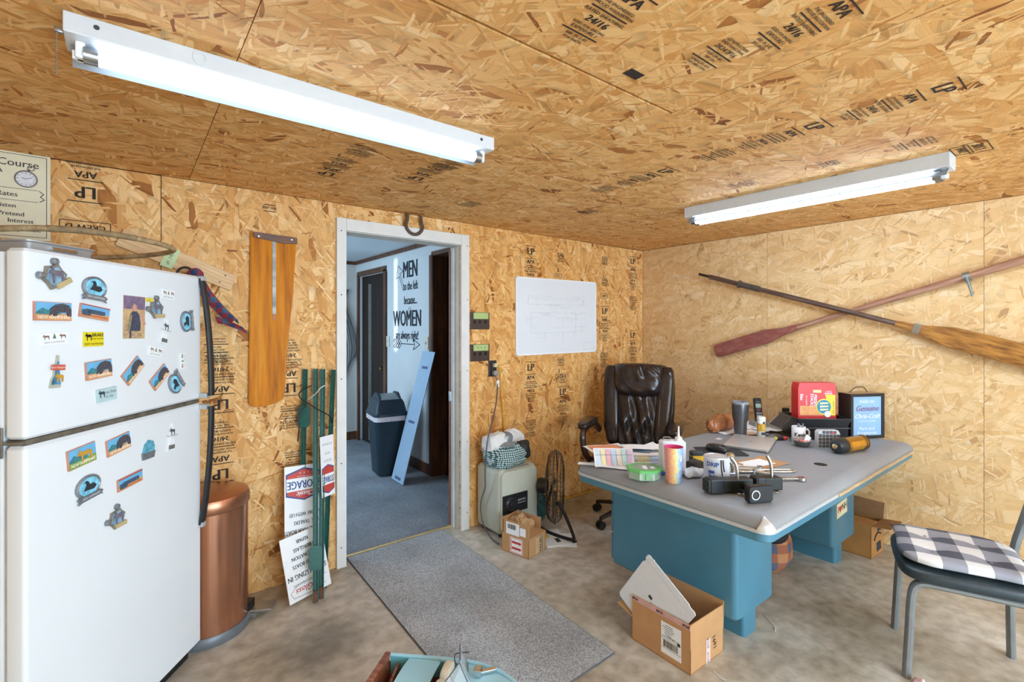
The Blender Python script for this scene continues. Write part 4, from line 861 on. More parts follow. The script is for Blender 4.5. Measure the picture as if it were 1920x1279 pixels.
for p in ((-.14, -.18, .265), (.16, .18, .265)): G().cyl((p[0] - .01, p[1], p[2]), (p[0] + .012, p[1], p[2]), .014, n=12).to('pivot_knob', BLACK, fa)
mgz = thing('magazine', 'white and yellow catalogue lying under the floor fan', 'magazine', (2.245, 2.405, 0), 66)
G().box((0, 0, .003), (.25, .16, .006)).to('pages', PAPER, mgz); G().box((.06, .045, .0063), (.12, .05, .0006)).to('yellow_panel', M('#e3d44a', .5), mgz); G().text('88', .035, T(.08, .045, .0068), bold=.001).box((-.05, -.02, .0064), (.06, .03, .0004)).to('print', DARKGREY, mgz)
G().box((-.03, -.09, .0015), (.20, .12, .003), m=RZ(-14)).to('loose_sheet', PAPER, mgz)
lump('teal_bag', 'teal cloth bag on the floor between safe and fan', 'bag', (2.36, 2.74, .10), (.15, .26, .24), M('#3f6c72', .8, var=.2, scale=20), .025, 9, 4, -.10)

# ================================================================== EXECUTIVE CHAIR
ec = thing('office_chair', 'dark brown leather executive chair behind the desk', 'chair', (2.905, 2.265, 0), -62)
LEA = M('#2a211e', .26, var=.12, scale=9, bump=.10, bscale=240, coat=.15); PLAS = M('#1c1a19', .4); SEAM = M('#8d7a66', .7)
for k in range(5):
    a = math.radians(90 + 72 * k); c_, s_ = math.cos(a), math.sin(a)
    lg = G().tube([(0, 0, .115), (.13 * c_, .13 * s_, .105), (.29 * c_, .29 * s_, .075)], .024, 8, rs=lambda u: 1.15 - .45 * u, flat=.8).to('base_leg', M('#2f2420', .35), ec, smooth=True)
    cs = G()
    for q in (-.014, .014): cs.cyl((.29 * c_ - s_ * q - s_ * .009, .29 * s_ + c_ * q + c_ * .009, .028), (.29 * c_ - s_ * q + s_ * .009, .29 * s_ + c_ * q - c_ * .009, .028), .028, n=16)
    cs.cyl((.29 * c_, .29 * s_, .03), (.29 * c_, .29 * s_, .078), .010, n=10); cs.to('caster', BLACK, ec, smooth=True)
G().cyl((0, 0, .10), (0, 0, .40), .030, .026, n=16).to('gas_lift', PLAS, ec, smooth=True)
superell(G(), (0, -.02, .455), (.54, .53, .13), .45, .5, 36, lambda p: (p[0], p[1], p[2] + (.012 * math.cos(p[0] * 9) if p[2] > 0 else 0) - (.05 * max(0, -p[1] - .17)))).to('seat', LEA, ec, smooth=70)
RB = T(0, .235, .50) @ RX(-13)
def lean(p): return (p[0], p[1] + .10 * (p[2] - .1) ** 2 * .8, p[2])
superell(G(), (0, .035, .32), (.555, .10, .66), .38, .38, 40, lambda p: (p[0] * (1 - .10 * (p[2] < 0) * (p[2] / .33) ** 2), p[1], p[2])).to('back_shell', LEA, ec, smooth=70, mw=RB)
def panel_f(u, v):
    x = (u - .5) * 2; z = v; e_ = max(0, 1 - abs(x) ** 6) ** .5; k = math.sin(PI * min(1, max(0, .08 + v * .95))) ** .6
    fold = .016 * math.sin(x * 7.5 + 1.6 * math.sin(v * 6.5 + 1)) * (1 - abs(x) ** 3) * math.sin(PI * v) + .006 * math.sin(x * 15 + 9 * v)
    return (x * (.172 - .012 * (1 - v)), -.004 - .068 * e_ * (.55 + .45 * k) - fold * e_, .0 + .44 * v)
G().grid(panel_f, 60, 60).to('centre_panel', LEA, ec, smooth=80, mw=RB)
for s_ in (-1, 1):
    superell(G(), (s_ * .222, -.018, .31), (.125, .115, .63), .55, .6, 28, lambda p: (p[0] + s_ * .020 * (p[2] / .3) - s_ * .02, p[1] + .006 * math.sin(p[2] * 40 + s_) + .003 * math.sin(p[2] * 95), p[2])).to('side_bolster', LEA, ec, smooth=70, mw=RB)
    G().tube([(s_ * .165, -.068, .05), (s_ * .172, -.07, .20), (s_ * .178, -.068, .36)], .0022, 6).to('stitching', SEAM, ec, mw=RB)
def head_f(u, v):
    x = (u - .5) * 2; y = (v - .5) * 2
    e_ = max(0, 1 - abs(x) ** 5) ** .45 * max(0, 1 - abs(y) ** 5) ** .45
    w_ = .198 * (1 - .20 * max(0, -y) ** 2.2)
    wr = .013 * math.exp(-((x - .05) ** 2 / .10 + (y - .45) ** 2 / .18)) * math.sin(x * 14 + 3 * y) + .008 * math.exp(-((x - .75) ** 2 + (y - .6) ** 2) / .10) * math.sin((x + y) * 18) + .004 * math.sin(x * 9 + y * 7)
    return (w_ * x, -.004 - .110 * e_ - wr * e_, .510 + .140 * y + (.012 * x * x if y < 0 else -.010 * x * x))
G().grid(head_f, 60, 44).to('headrest', LEA, ec, smooth=80, mw=RB)
for s_ in (-1, 1):
    ar = G().tube([(s_ * .30, .26, .60), (s_ * .315, .15, .675), (s_ * .32, .0, .69), (s_ * .315, -.16, .675), (s_ * .31, -.22, .64), (s_ * .30, -.20, .52), (s_ * .27, -.13, .44)], .023, 8, smooth=2, flat=1.3).to('arm_frame', M('#38241d', .3, coat=.3), ec, smooth=True)
    superell(G(), (s_ * .318, -.02, .708), (.10, .36, .062), .6, .6, 28, lambda p: (p[0], p[1], p[2] - .25 * p[1] ** 2)).to('arm_pad', LEA, ar, smooth=70)
# ================================================================== STEEL DESK
dk = thing('steel_desk', 'large blue steel office desk with grey overhanging top', 'desk')
TEALB = M('#477b8e', .38, var=.07, scale=5); VINYL = M('#8d9092', .5, var=.05, scale=6)
X0, X1, Y0, Y1 = 1.805, 3.745, .795, 1.765
G().loft(X0, X1, Y0, Y1, .05, [(.01, .684), (.002, .688), (0, .693), (.004, .703), (.016, .716), (.034, .7255), (.055, .730)], 8).to('desk_top', VINYL, dk, smooth=60)
G().loft(X0 - .003, X1 + .003, Y0 - .003, Y1 + .003, .053, [(.02, .674), (0, .674), (0, .686), (.006, .688)], 8, cap1=False).to('metal_edge', M('#c9cbcb', .35, .35, var=.05), dk, smooth=True)
G().loft(X0 + .004, X1 - .004, Y0 + .004, Y1 - .004, .05, [(.004, .640), (0, .644), (0, .675)], 8).to('apron', TEALB, dk, smooth=True)
G().box((3.08, Y0 - .004, .681), (1.22, .006, .013), .001).to('wood_strip', wood_material('edge_wood', [(.3, '#a98a64'), (.6, '#c9ac84'), (.8, '#d8c29d')], (2, 20, 20), 4, .6), dk)
def cap(u, v):
    a = math.radians(180 + 90 * u); w_ = .5 + (u - .5) * (1 - .82 * v ** 1.6); a = math.radians(186 + 78 * w_)
    ins, z = [(-.004, .686), (-.003, .695), (.002, .706), (.014, .7185), (.032, .728)][round(v * 4)]
    r = .052 - ins; return (X0 + .05 + r * math.cos(a), Y0 + .05 + r * math.sin(a), z)
G().grid(cap, 14, 4, thick=.001).to('corner_cap', M('#cfd2d4', .25, .5, var=.06), dk, smooth=True)
G().lathe([(0, 0), (.030, 0), (.030, .0006), (0, .0006)], 24, m=T(2.76, .965, .7302)).to('cable_hole', M('#151515', .8), dk)
for px, nm in ((2.065, 0), (3.185, 1)):
    pw_ = .355
    G().loft(px, px + pw_, 1.045, 1.745, .03, [(.012, .142), (0, .154), (0, .645)]).to('pedestal', TEALB, dk, smooth=True)
    G().loft(px + .15, px + .27, 1.085, 1.70, .02, [(0, .0), (0, .145)]).to('plinth', TEALB, dk, smooth=True)
    for k, (z0, z1) in enumerate(((.16, .30), (.31, .46), (.47, .63))):
        dr = G().box((px + pw_ / 2, 1.748, (z0 + z1) / 2), (pw_ - .03, .014, z1 - z0), .003).to('drawer', TEALB, dk)
        G().box((px + pw_ / 2, 1.762, z1 - .03), (.10, .016, .012), .003).to('pull', CHROME, dr)
G().box((2.80, 1.60, .595), (.76, .29, .09), .004).to('centre_drawer', TEALB, dk)
st = thing('bumper_sticker', 'cream sticker on the desk pedestal reading I heart NH', 'sticker', mw=axes((3.312, 1.0445, .356), (1, 0, 0), (0, 0, 1)) @ RZ(3))
G().box((0, 0, .0004), (.165, .085, .0008)).to('decal', M('#e2d9b8', .5), st); G().text('I', .055, T(-.062, .004, .001), bold=.0015).text('NH', .055, T(.038, .004, .001), bold=.0015).to('lettering', M('#3a2a22', .6), st)
hrt = [(.024 * 1.0 * (16 * math.sin(a) ** 3) / 16, .024 * (13 * math.cos(a) - 5 * math.cos(2 * a) - 2 * math.cos(3 * a) - math.cos(4 * a)) / 16) for a in [2 * PI * k / 24 for k in range(24)]]
G().prism(hrt, .0008, .0012, m=T(-.028, .004, 0)).to('heart', M('#b8433c', .5), st)

# ================================================================== THINGS ON THE DESK
D = .7305
def sheet(label, x, y, z, rz, w, h, mat, cat='paper', name='paper_sheet', curl=.004, extra=None, group=None, tilt=0):
    t = thing(name, label, cat, mw=T(x, y, z) @ RZ(rz) @ RX(tilt), group=group)
    G().grid(lambda u, v: ((u - .5) * w, (v - .5) * h, .0008 + curl * ((u - .5) ** 2 + .6 * (v - .5) ** 2) * 4 * abs(math.sin(u * 5 + v * 3))), 6, 6, thick=.0005).to('sheet', mat, t, smooth=True)
    if extra: extra(t)
    return t
PRN = M('#b9c3cf', .6, var=.3, scale=90); BLU = M('#8fb6d8', .55, var=.2, scale=25); ORG = M('#e2905f', .55, var=.15, scale=20)
def prints(mat, rects):
    def f(t):
        g = G()
        for x, y, w, h in rects: g.box((x, y, .0042), (w, h, .0003))
        g.to('printing', mat, t)
    return f
def chart(t):
    for k, c in enumerate(('#c9dde6', '#e6dcae', '#e6b4c0', '#b9d3ea', '#e3d9c6', '#b8dcd8', '#d6bfe0')): G().box((-.08 + .0265 * k, 0, .0042), (.023, .086, .0003)).to('chart_column', M(c, .6, var=.08, scale=80), t)
    G().box((0, .012, .0046), (.19, .003, .0003)).to('chart_rule', M('#8a93a0', .6), t)
st_ = thing('paper_stack', 'thick stack of printed flyers and charts on the desk corner', 'papers', (2.075, 1.615, D), -38)
for k in range(9): G().box((.004 * math.sin(k * 2.1), .004 * math.cos(k * 1.7), .003 + .0056 * k), (.29, .20, .0050), m=RZ(1.5 * math.sin(k * 3))).to('leaf', M(['#e9ebee', '#dfe6ee', '#e8e4e0'][k % 3], .7, var=.03), st_)
for k, c in enumerate(('#9fd0de', '#e8a7b4', '#e6dd9c', '#a8c8e6')): G().box((-.11 + .07 * k, -.1015, .027), (.05, .001, .040)).to('coloured_edge', M(c, .6, var=.2, scale=60), st_)
sheet('orange topped brochure lying on the paper stack', 1.985, 1.715, D + .054, -24, .21, .13, PAPER, curl=.004, extra=prints(ORG, [(0, .01, .17, .08)]))
sheet('blue patterned leaflet lying on the paper stack', 2.10, 1.62, D + .054, -60, .19, .12, BLU, curl=.004)
sheet('plain white envelope on top of the paper stack', 2.125, 1.575, D + .064, -40, .22, .10, PAPER, curl=.006, name='envelope', cat='envelope')
sheet('white letter sheet curling behind the paper stack', 2.27, 1.655, D + .012, -20, .20, .20, PAPER, curl=.010)
sheet('colour chart sheet hanging over the front of the paper stack', 1.915, 1.60, D + .041, -38, .20, .10, M('#e6e2e4', .6, var=.06, scale=30), curl=.004, tilt=50, extra=chart)
sheet('pastel rainbow sheet sticking out beside the green tape box', 2.03, 1.455, D + .004, -30, .24, .13, M('#c9cfe0', .6, var=.25, scale=14), curl=.008)
sheet('white receipt strip on the rounded desk edge', 1.868, 1.625, D, -62, .26, .045, PAPER, curl=.004)
sheet('white folder strip with blue end on the rounded desk edge', 1.895, 1.555, D + .003, -60, .22, .05, PAPER, curl=.004, extra=prints(M('#3f6fae', .5), [(.09, 0, .035, .04)]))
# green painter's tape in a clear tub
tp = thing('tape_tub', 'clear octagonal tub with green lid holding painters tape', 'tub', (1.885, 1.394, D), RC - 4)
GRN = M('#69c06a', .4); CLR = M('#cfe8d2', .25, alpha=.45, var=.02)
oc = lambda r, ry: [(r * math.cos(PI / 8 + PI / 4 * k) , ry * math.sin(PI / 8 + PI / 4 * k)) for k in range(8)]
G().prism(oc(.078, .072), .001, .034).to('tub', CLR, tp); G().prism(oc(.085, .079), .034, .046, bev=.003).to('lid', GRN, tp)
G().lathe([(.052, .006), (.052, .030), (.034, .030), (.034, .006), (.052, .006)], 28).to('tape_roll', M('#4fae57', .5), tp, smooth=True)
G().prism(oc(.060, .054), .0462, .0468).to('lid_window', M('#8fa694', .3, var=.4, scale=40), tp); G().text('FROGTAPE', .022, T(0, .062, .0472), sx=.9).to('lid_lettering', M('#e9f6ea', .4), tp); G().box((0, -.01, .0472), (.02, .05, .001)).box((.035, -.012, .0472), (.018, .03, .001)).to('lid_sticker', PAPER, tp)
for k in (-1, 0, 1): G().box((k * .028, -.0695 + abs(k) * .002, .018), (.012, .002, .026)).to('tub_rib', GRN if k == 0 else CLR, tp)
def rainbow():
    m, nt, b = nodes('rainbow'); L = nt.links.new
    tc = N(nt, 'ShaderNodeTexCoord'); sp = N(nt, 'ShaderNodeSeparateXYZ'); L(tc.outputs['Object'], sp.inputs[0])
    mr = N(nt, 'ShaderNodeMapRange'); L(sp.outputs[0], mr.inputs[0]); mr.inputs[1].default_value = -.042; mr.inputs[2].default_value = .042
    v = N(nt, 'ShaderNodeTexVoronoi'); v.inputs['Scale'].default_value = 90; L(tc.outputs['Object'], v.inputs['Vector'])
    a = N(nt, 'ShaderNodeMath', operation='MULTIPLY_ADD'); L(v.outputs['Color'], a.inputs[0]); a.inputs[1].default_value = .25; L(mr.outputs[0], a.inputs[2])
    r = ramp(nt, [(0, '#e05a9a'), (.25, '#ee7a3c'), (.45, '#f0a03a'), (.62, '#e6cf3e'), (.78, '#74b5dc'), (.95, '#3f6fc0')]); L(a.outputs[0], r.inputs[0])
    d = ramp(nt, [(.1, '#ffffff'), (.45, '#c8c8c8')]); L(v.outputs['Distance'], d.inputs[0])
    mx = N(nt, 'ShaderNodeMix', data_type='RGBA', blend_type='SCREEN'); mx.inputs[0].default_value = .35; L(r.outputs[0], mx.inputs[6]); L(d.outputs[0], mx.inputs[7]); L(mx.outputs[2], b.inputs['Base Color']); b.inputs['Roughness'].default_value = .35
    return m
cu = thing('plastic_cup', 'tall rainbow patterned plastic cup with pink inside', 'cup', (1.925, 1.265, D), RC)
G().lathe([(0, 0), (.032, 0), (.0335, .003), (.042, .156), (.0425, .160)], 32).to('wall', rainbow(), cu, smooth=True); G().lathe([(.0425, .160), (.0405, .160), (.031, .006), (0, .006)], 32).to('lining', M('#e8508f', .35), cu, smooth=True)
G().box((.012, -.0395, .115), (.026, .001, .03), m=RX(-3)).to('price_label', PAPER, cu)
mt = thing('masking_tape', 'cream roll of masking tape lying flat', 'tape', (2.262, 1.500, D))
G().lathe([(.050, 0), (.050, .048), (.040, .048), (.040, 0), (.050, 0)], 32).to('roll', M('#ded7c3', .6), mt, smooth=True); G().lathe([(.040, .001), (.040, .047), (.038, .047), (.038, .001), (.040, .001)], 32).to('core', CARD, mt)
cn = thing('solvent_can', 'flat white metal solvent can with spout behind the cup', 'can', (2.035, 1.345, D), RC - 4)
G().loft(-.06, .06, -.032, .032, .018, [(.004, 0), (0, .003), (0, .150), (.006, .156), (.010, .158)]).to('can', M('#d9dbe0', .4, var=.03), cn, smooth=True)
G().cyl((.030, 0, .157), (.030, 0, .172), .017, n=18).cyl((.030, 0, .172), (.030, 0, .178), .012, .008).cyl((.030, 0, .178), (.030, 0, .225), .006, .003, n=10).to('spout', M('#eceae4', .4), cn, smooth=True); G().tube([(-.045, 0, .158), (-.04, 0, .172), (-.01, 0, .172), (-.005, 0, .158)], .003, 6).to('wire_handle', M('#8c8674', .5, .5), cn)
g = G(); r_ = random.Random(4)
for k in range(17): g.box((.004 + r_.uniform(-.003, .0), -.0325, .014 + k * .0075), (.075 + r_.uniform(-.01, .012), .0006, .0028))
g.to('fine_print', M('#9a9ca8', .6), cn)
pt = thing('paint_can', 'white quart paint can with dark drips and blue print', 'can', (2.068, 1.140, D), RC)
G().lathe([(0, 0), (.053, 0), (.054, .003), (.054, .112), (.0555, .114), (.0555, .118), (.053, .119)], 36).to('can', M('#e3e6ea', .4, var=.03), pt, smooth=True); G().lathe([(.0535, .119), (.050, .121), (.049, .117), (.040, .116), (.040, .119), (.034, .120), (0, .119)], 36).to('lid', M('#c9cbce', .35, .4, var=.1), pt, smooth=True)
for a0, l_ in ((-.06, .070), (.10, .052)): G().tube([(.0555 * math.sin(a0 + .12 * q * q), -.0555 * math.cos(a0 + .12 * q * q), .116 - l_ * q) for q in (0, .3, .6, 1)], .0022, 6).to('paint_drip', M('#1f232b', .4), pt)
def wrapped(body, size, r, a, z, m_, sx=1):
    me = text_mesh(body, size, 'CENTER', size * .03, 0, 1); t = bmesh.new(); t.from_mesh(me)
    for v in t.verts: x = v.co.x * sx / r + a; z_ = v.co.y; v.co = Vector((r * math.sin(x), -r * math.cos(x), z + z_))
    g = G(); g._merge(t); return g
wrapped('DRIP', .026, .0546, -.72, .092, None).to('brand_lettering', M('#2c56a0', .5), pt); G().grid(lambda u, v: (.0546 * math.sin(-1.05 + .5 * u), -.0546 * math.cos(-1.05 + .5 * u), .03 + .036 * v), 6, 1).to('label_block', M('#2c56a0', .5), pt)
wrapped('CAP', .014, .0549, -.80, .048, None).to('block_lettering', WHITE, pt)
t = thing('tape_measure', 'yellow and black tape measure behind the paint can', 'tape measure', (2.265, 1.355, D), RC)
G().loft(-.032, .032, -.017, .017, .008, [(.003, 0), (0, .003), (0, .058), (.006, .064)]).to('case', M('#e3b419', .4), t, smooth=True); G().loft(-.034, .034, -.019, .019, .008, [(.003, .046), (0, .048), (0, .062), (.008, .070)]).to('bumper', BLACK, t, smooth=True); G().box((-.028, 0, .022), (.010, .037, .045), .003).to('side_grip', BLACK, t)
lump('black_sponge', 'dark mottled scouring sponge beside the solvent can', 'sponge', (2.175, 1.31, D + .022), (.085, .06, .046), M('#3a3632', .9, var=.6, scale=120), .006, 30, 3, -.022, .4)
lump('clear_wrap', 'crumpled clear plastic wrap beside the paint can', 'wrap', (2.075, 1.26, D + .017), (.13, .08, .030), M('#d5dde4', .2, var=.05), .016, 26, 6, -.012, .8)
t = thing('utility_knife', 'blue handled knife lying beside the rainbow cup', 'knife', (1.985, 1.36, D), -20)
superell(G(), (0, 0, .009), (.09, .024, .018), .5, .7, 18).to('grip', M('#2456b0', .4), t, smooth=True); G().box((.058, 0, .008), (.035, .014, .002)).to('knife_blade', STEEL, t)
t = thing('wood_block', 'small orange wooden block behind the tape measure', 'block', (2.40, 1.385, D), RC + 8)
G().box((0, 0, .011), (.10, .05, .022), .004).to('timber', wood_material('block_wood', [(.3, '#b5793c'), (.7, '#dca766')], (2, 10, 10), 6, .5), t); G().box((0, 0, .0224), (.06, .03, .0012)).to('stain', M('#c68b4a', .6), t)
t = thing('computer_mouse', 'black and silver computer mouse beside the laptop', 'mouse', (2.585, 1.42, D + .003), RC + 40)
superell(G(), (0, 0, .018), (.07, .125, .044), .7, .75, 28, lambda p: (p[0], p[1], max(p[2], -.017) - .08 * max(0, -p[1]) )).to('shell', M('#26282b', .35), t, smooth=70); G().tube([(.034, -.05, .014), (.036, 0, .02), (.033, .05, .017)], .004, 6).to('side_band', STEEL, t); G().cyl((-.004, -.035, .034), (.004, -.035, .034), .008, n=14).to('scroll_wheel', DARKGREY, t)
G().loft(-.12, .12, -.10, .10, .02, [(0, 0), (0, .003)]).to('mouse_pad', M('#2a2c2e', .85), label='black mouse pad under the computer mouse', cat='mouse pad', loc=(2.60, 1.41, D - .0005), rz=RC)
t = thing('chrome_knob', 'round chrome knob standing by the paint can', 'knob', (2.42, 1.262, D))
G().lathe([(0, 0), (.022, 0), (.022, .008), (.012, .014), (.012, .024), (.022, .032), (.024, .042), (.018, .052), (0, .056)], 24).to('turned_body', CHROME, t, smooth=True); G().lathe([(.0165, .010), (.0165, .018), (.011, .018)], 6).to('hex_nut', STEEL, t)
sheet('kraft envelope with printed address behind the chrome tools', 2.535, 1.165, D, -12, .25, .16, CARD, name='envelope', cat='envelope', curl=.003, extra=prints(PAPER, [(-.02, .0, .16, .10)]))
sheet('white paper scrap under the chrome tools', 2.36, 1.165, D + .001, -35, .17, .13, PAPER, curl=.01)
sheet('small white sticky note behind the laptop', 2.885, 1.575, D, 10, .05, .03, PAPER, name='sticky_note', cat='note', curl=.001)
# laptop
lp = thing('laptop', 'closed silver laptop on the desk', 'laptop', (2.897, 1.385, D), 17)
G().loft(-.175, .175, -.118, .118, .014, [(.006, .001), (0, .004), (0, .010), (.001, .011)]).to('base', M('#9b9c9c', .35, .6), lp, smooth=True); G().loft(-.175, .175, -.118, .118, .014, [(.001, .0118), (0, .0125), (0, .017), (.003, .0185)]).to('lid', M('#c9c6c1', .32, .35, var=.03), lp, smooth=True)
G().prism([(-.010, -.010), (.012, 0), (-.010, .010)], .0186, .0190).to('emblem', M('#8f8c88', .3, .8), lp); G().box((.10, -.1182, .006), (.03, .001, .004)).box((.05, -.1182, .006), (.014, .001, .004)).to('ports', BLACK, lp)
for x in (-.12, .12): G().cyl((x, .09, 0), (x, .09, .002), .008, n=10).cyl((x, -.09, 0), (x, -.09, .002), .008, n=10).to('rubber_feet', BLACK, lp)
# tools
CH2 = M('#c5c6c4', .25, .95, var=.08)
def hitch(label, x, y, rz, L, plate, z=0):
    t = thing('hitch_lock', label, 'lock', (x, y, D + z), rz, 'black steel receiver locks on the desk'); BK = M('#25251f', .45, .4, var=.2, scale=60)
    G().box((0, 0, .033), (L, .052, .052), .004).to('bar', BK, t); G().box((-L * .30, 0, .033), (L * .30, .058, .058), .004).to('sleeve', M('#1b1c1d', .4, .3), t)
    G().tube([(L * .22, 0, .02), (L * .22, 0, .10), (L * .18, .004, .125), (L * .10, .01, .145)], .0075, 10, smooth=2).to('pin', CH2, t, smooth=True)
    G().tube([(L * .2 + .014 * math.cos(q), -.026 + .014 * math.sin(q), .004) for q in [2 * PI * k / 14 for k in range(14)]], .002, 6, closed=True).to('split_ring', CH2, t)
    if plate:
        e_ = G().loft(-.056, .056, -.034, .034, .014, [(.003, 0), (0, .003), (0, .026), (.003, .029)], m=axes((.055, -.112, .036), (1, .1, 0), (0, 0, 1))).to('end_plate', M('#1a1b1b', .4, .2), t, smooth=True)
        G().lathe([(.020, 0), (.020, .003), (.015, .003), (.015, 0)], 24, m=axes((.030, -.1445, .036), (1, .1, 0), (0, 0, 1))).to('keyway_ring', CHROME, e_); G().cyl((.06, -.11, .033), (.06, -.02, .033), .016, n=12).to('plate_neck', BK, e_); G().lathe([(0, 0), (.012, 0), (.012, .002), (0, .002)], 18, m=axes((.030, -.1440, .036), (1, .1, 0), (0, 0, 1))).to('keyway', BLACK, e_)
    return t
hitch('black receiver lock with round keyway plate near the desk corner', 1.985, 1.045, -31, .20, True)
hitch('shorter black receiver lock without keyway plate near the desk corner', 2.135, .955, -31, .12, False)
def wrench(label, x0, y0, x1, y1, r, z=.010):
    a = math.degrees(math.atan2(y1 - y0, x1 - x0)); L = math.hypot(x1 - x0, y1 - y0)
    t = thing('wrench', label, 'wrench', (x0, y0, D), a)
    G().tube([(0, 0, z), (L * .5, 0, z), (L, 0, z)], r, 8, flat=.55).to('shank', CH2, t, smooth=True)
    for x, q in ((0, 1), (L, -1)): G().lathe([(r * 2.1, -.006), (r * 2.1, .006), (r * 1.2, .006), (r * 1.2, -.006), (r * 2.1, -.006)], 16, m=T(x, 0, z)).to('ring_end', CH2, t, smooth=True)
    return t
wrench('long chrome wrench lying beside the receiver locks', 2.17, 1.085, 2.395, .915, .010); wrench('short chrome wrench on the white paper scrap', 2.30, 1.23, 2.42, 1.11, .007, .012)
t = thing('pliers', 'chrome pliers with open handles on the desk', 'pliers', (2.335, 1.10, D), -55)
for s_ in (-1, 1): G().tube([(.07, s_ * -.006, .010), (.02, s_ * -.008, .010), (0, 0, .011), (-.04, s_ * .018, .010), (-.11, s_ * .022, .009)], .006, 8, smooth=2, flat=.8).to('handle_jaw', CH2, t, smooth=True)
G().cyl((0, 0, .002), (0, 0, .020), .009, n=14).to('rivet', STEEL, t)
t = thing('bent_clip', 'bent steel U shaped clip lying among the tools', 'clip', (2.45, 1.045, D), -38)
G().tube([(-.09, .016, .006), (.06, .020, .006), (.085, .010, .006), (.085, -.010, .006), (.06, -.020, .006), (-.06, -.018, .006)], .005, 8, smooth=2).to('rod', CH2, t, smooth=True); G().cyl((-.10, .016, .006), (-.085, .016, .006), .009, n=10).to('nut', STEEL, t)
t = thing('shackle', 'chrome bow shackle standing behind the receiver locks', 'shackle', (2.20, 1.16, D), RC)
G().tube([(-.022, 0, .012), (-.026, 0, .05), (0, 0, .078), (.026, 0, .05), (.022, 0, .012)], .007, 8, smooth=2).to('bow', CH2, t, smooth=True); G().cyl((-.036, 0, .012), (.036, 0, .012), .008, n=12).to('cross_pin', STEEL, t)
# ------------------------------------------------------------------ back of the desk
tm = thing('steel_tumbler', 'tall dark grey steel travel tumbler behind the laptop', 'tumbler', (3.075, 1.535, D))
G().lathe([(0, 0), (.036, 0), (.037, .004), (.039, .09), (.047, .115), (.051, .20), (.051, .208)], 32).to('body', M('#6c6e71', .28, .8, var=.06), tm, smooth=True); G().lathe([(.053, .206), (.053, .216), (.044, .222), (.040, .214), (0, .214)], 32).to('lid', M('#8d9094', .2, alpha=.9), tm, smooth=True); G().box((0, -.018, .217), (.02, .022, .008), .003).to('slider', BLACK, tm)
ph = thing('cordless_phone', 'black cordless phone standing in its cradle', 'phone', (3.46, 1.60, D), RC)
G().loft(-.045, .045, -.04, .06, .012, [(.004, 0), (0, .004), (.004, .03), (.014, .040)]).to('cradle', M('#8d9093', .4), ph, smooth=True)
hs_ = G().loft(-.026, .026, -.085, .085, .010, [(.004, 0), (0, .004), (0, .016), (.005, .020)], m=axes((0, .012, .112), (1, 0, 0), (0, .22, 1))).to('handset', BLACK, ph, smooth=True)
HM = axes((0, -.0085, .112), (1, 0, 0), (0, .22, 1)); G().box((0, .036, .001), (.036, .028, .001), m=HM).to('screen', M('#9db3a6', .3), hs_); G().lathe([(.013, 0), (.013, .002), (.006, .002), (.006, 0)], 18, m=HM @ T(0, .008, .001)).to('dial_pad_ring', CHROME, hs_)
for r in range(4):
    for c in range(3): G().box(((c - 1) * .013, -.016 - r * .014, .001), (.009, .008, .002), m=HM).to('key', M('#b9bec2', .4), hs_)
G().text('AT&T', .008, HM @ T(0, .062, .001)).to('brand_lettering', M('#c9ccd0', .4), hs_)
t = thing('ink_bottle', 'short dark bottle with red band behind the phone', 'bottle', (3.66, 1.50, D))
G().lathe([(0, 0), (.028, 0), (.028, .075), (.020, .082)], 20).to('glass', M('#2a2422', .25), t, smooth=True); G().lathe([(.0285, .03), (.0285, .072), (.0280, .072)], 20).to('red_band', M('#a83e38', .5), t); G().lathe([(.024, .082), (.024, .12), (.02, .124), (0, .124)], 20).to('cap', BLACK, t, smooth=True)
t = thing('wipes_canister', 'narrow canister with cream and orange label behind the laptop', 'canister', (3.165, 1.445, D), RC)
G().lathe([(0, 0), (.024, 0), (.025, .003), (.025, .105), (.022, .110)], 24).to('tube', M('#e2dfd4', .45, var=.04), t, smooth=True); G().lathe([(.026, .105), (.026, .122), (.022, .126), (0, .126)], 24).to('cap', M('#eceae2', .4), t, smooth=True); G().lathe([(.0254, .035), (.0254, .085), (.0252, .085)], 24).to('label_band', M('#d7a842', .5, var=.5, scale=60), t); G().box((.004, -.0254, .09), (.014, .001, .014)).box((.004, -.0254, .022), (.03, .001, .018)).to('print_block', DARKGREY, t)
t = thing('screwdriver', 'red and black handled screwdriver behind the laptop', 'screwdriver', (3.165, 1.312, D + .012), RC + 8)
G().cyl((-.045, 0, 0), (-.005, 0, 0), .010, .012, n=12).to('grip', BLACK, t, smooth=True); G().cyl((-.005, 0, 0), (.022, 0, 0), .0125, .010, n=12).to('red_end', M('#d9463e', .4), t, smooth=True); G().cyl((-.11, 0, 0), (-.045, 0, 0), .003, n=8).to('shaft', STEEL, t); G().cyl((-.062, 0, 0), (-.045, 0, 0), .010, n=10).to('yellow_collar', M('#d9c23c', .4), t)
for k, (lab, x, y, rz, w, h, mt_) in enumerate((('white letter under the steel tumbler', 3.17, 1.66, -15, .26, .18, PAPER), ('bill with orange stripe beside the canister', 3.30, 1.57, 20, .24, .14, PAPER), ('pale brown receipt behind the laptop', 3.20, 1.50, -40, .15, .09, M('#d3b894', .7)), ('white form near the cordless phone', 3.42, 1.68, 5, .26, .17, PAPER), ('folded white page in front of the phone', 3.36, 1.49, -28, .17, .11, PAPER))):
    sheet(lab, x, y, D + .001 + .0016 * k, rz, w, h, mt_, curl=.004, extra=prints(ORG, [(.03, .02, .11, .022)]) if k == 1 else None)
t = thing('black_cable', 'thin black cable looped among the papers', 'cable')
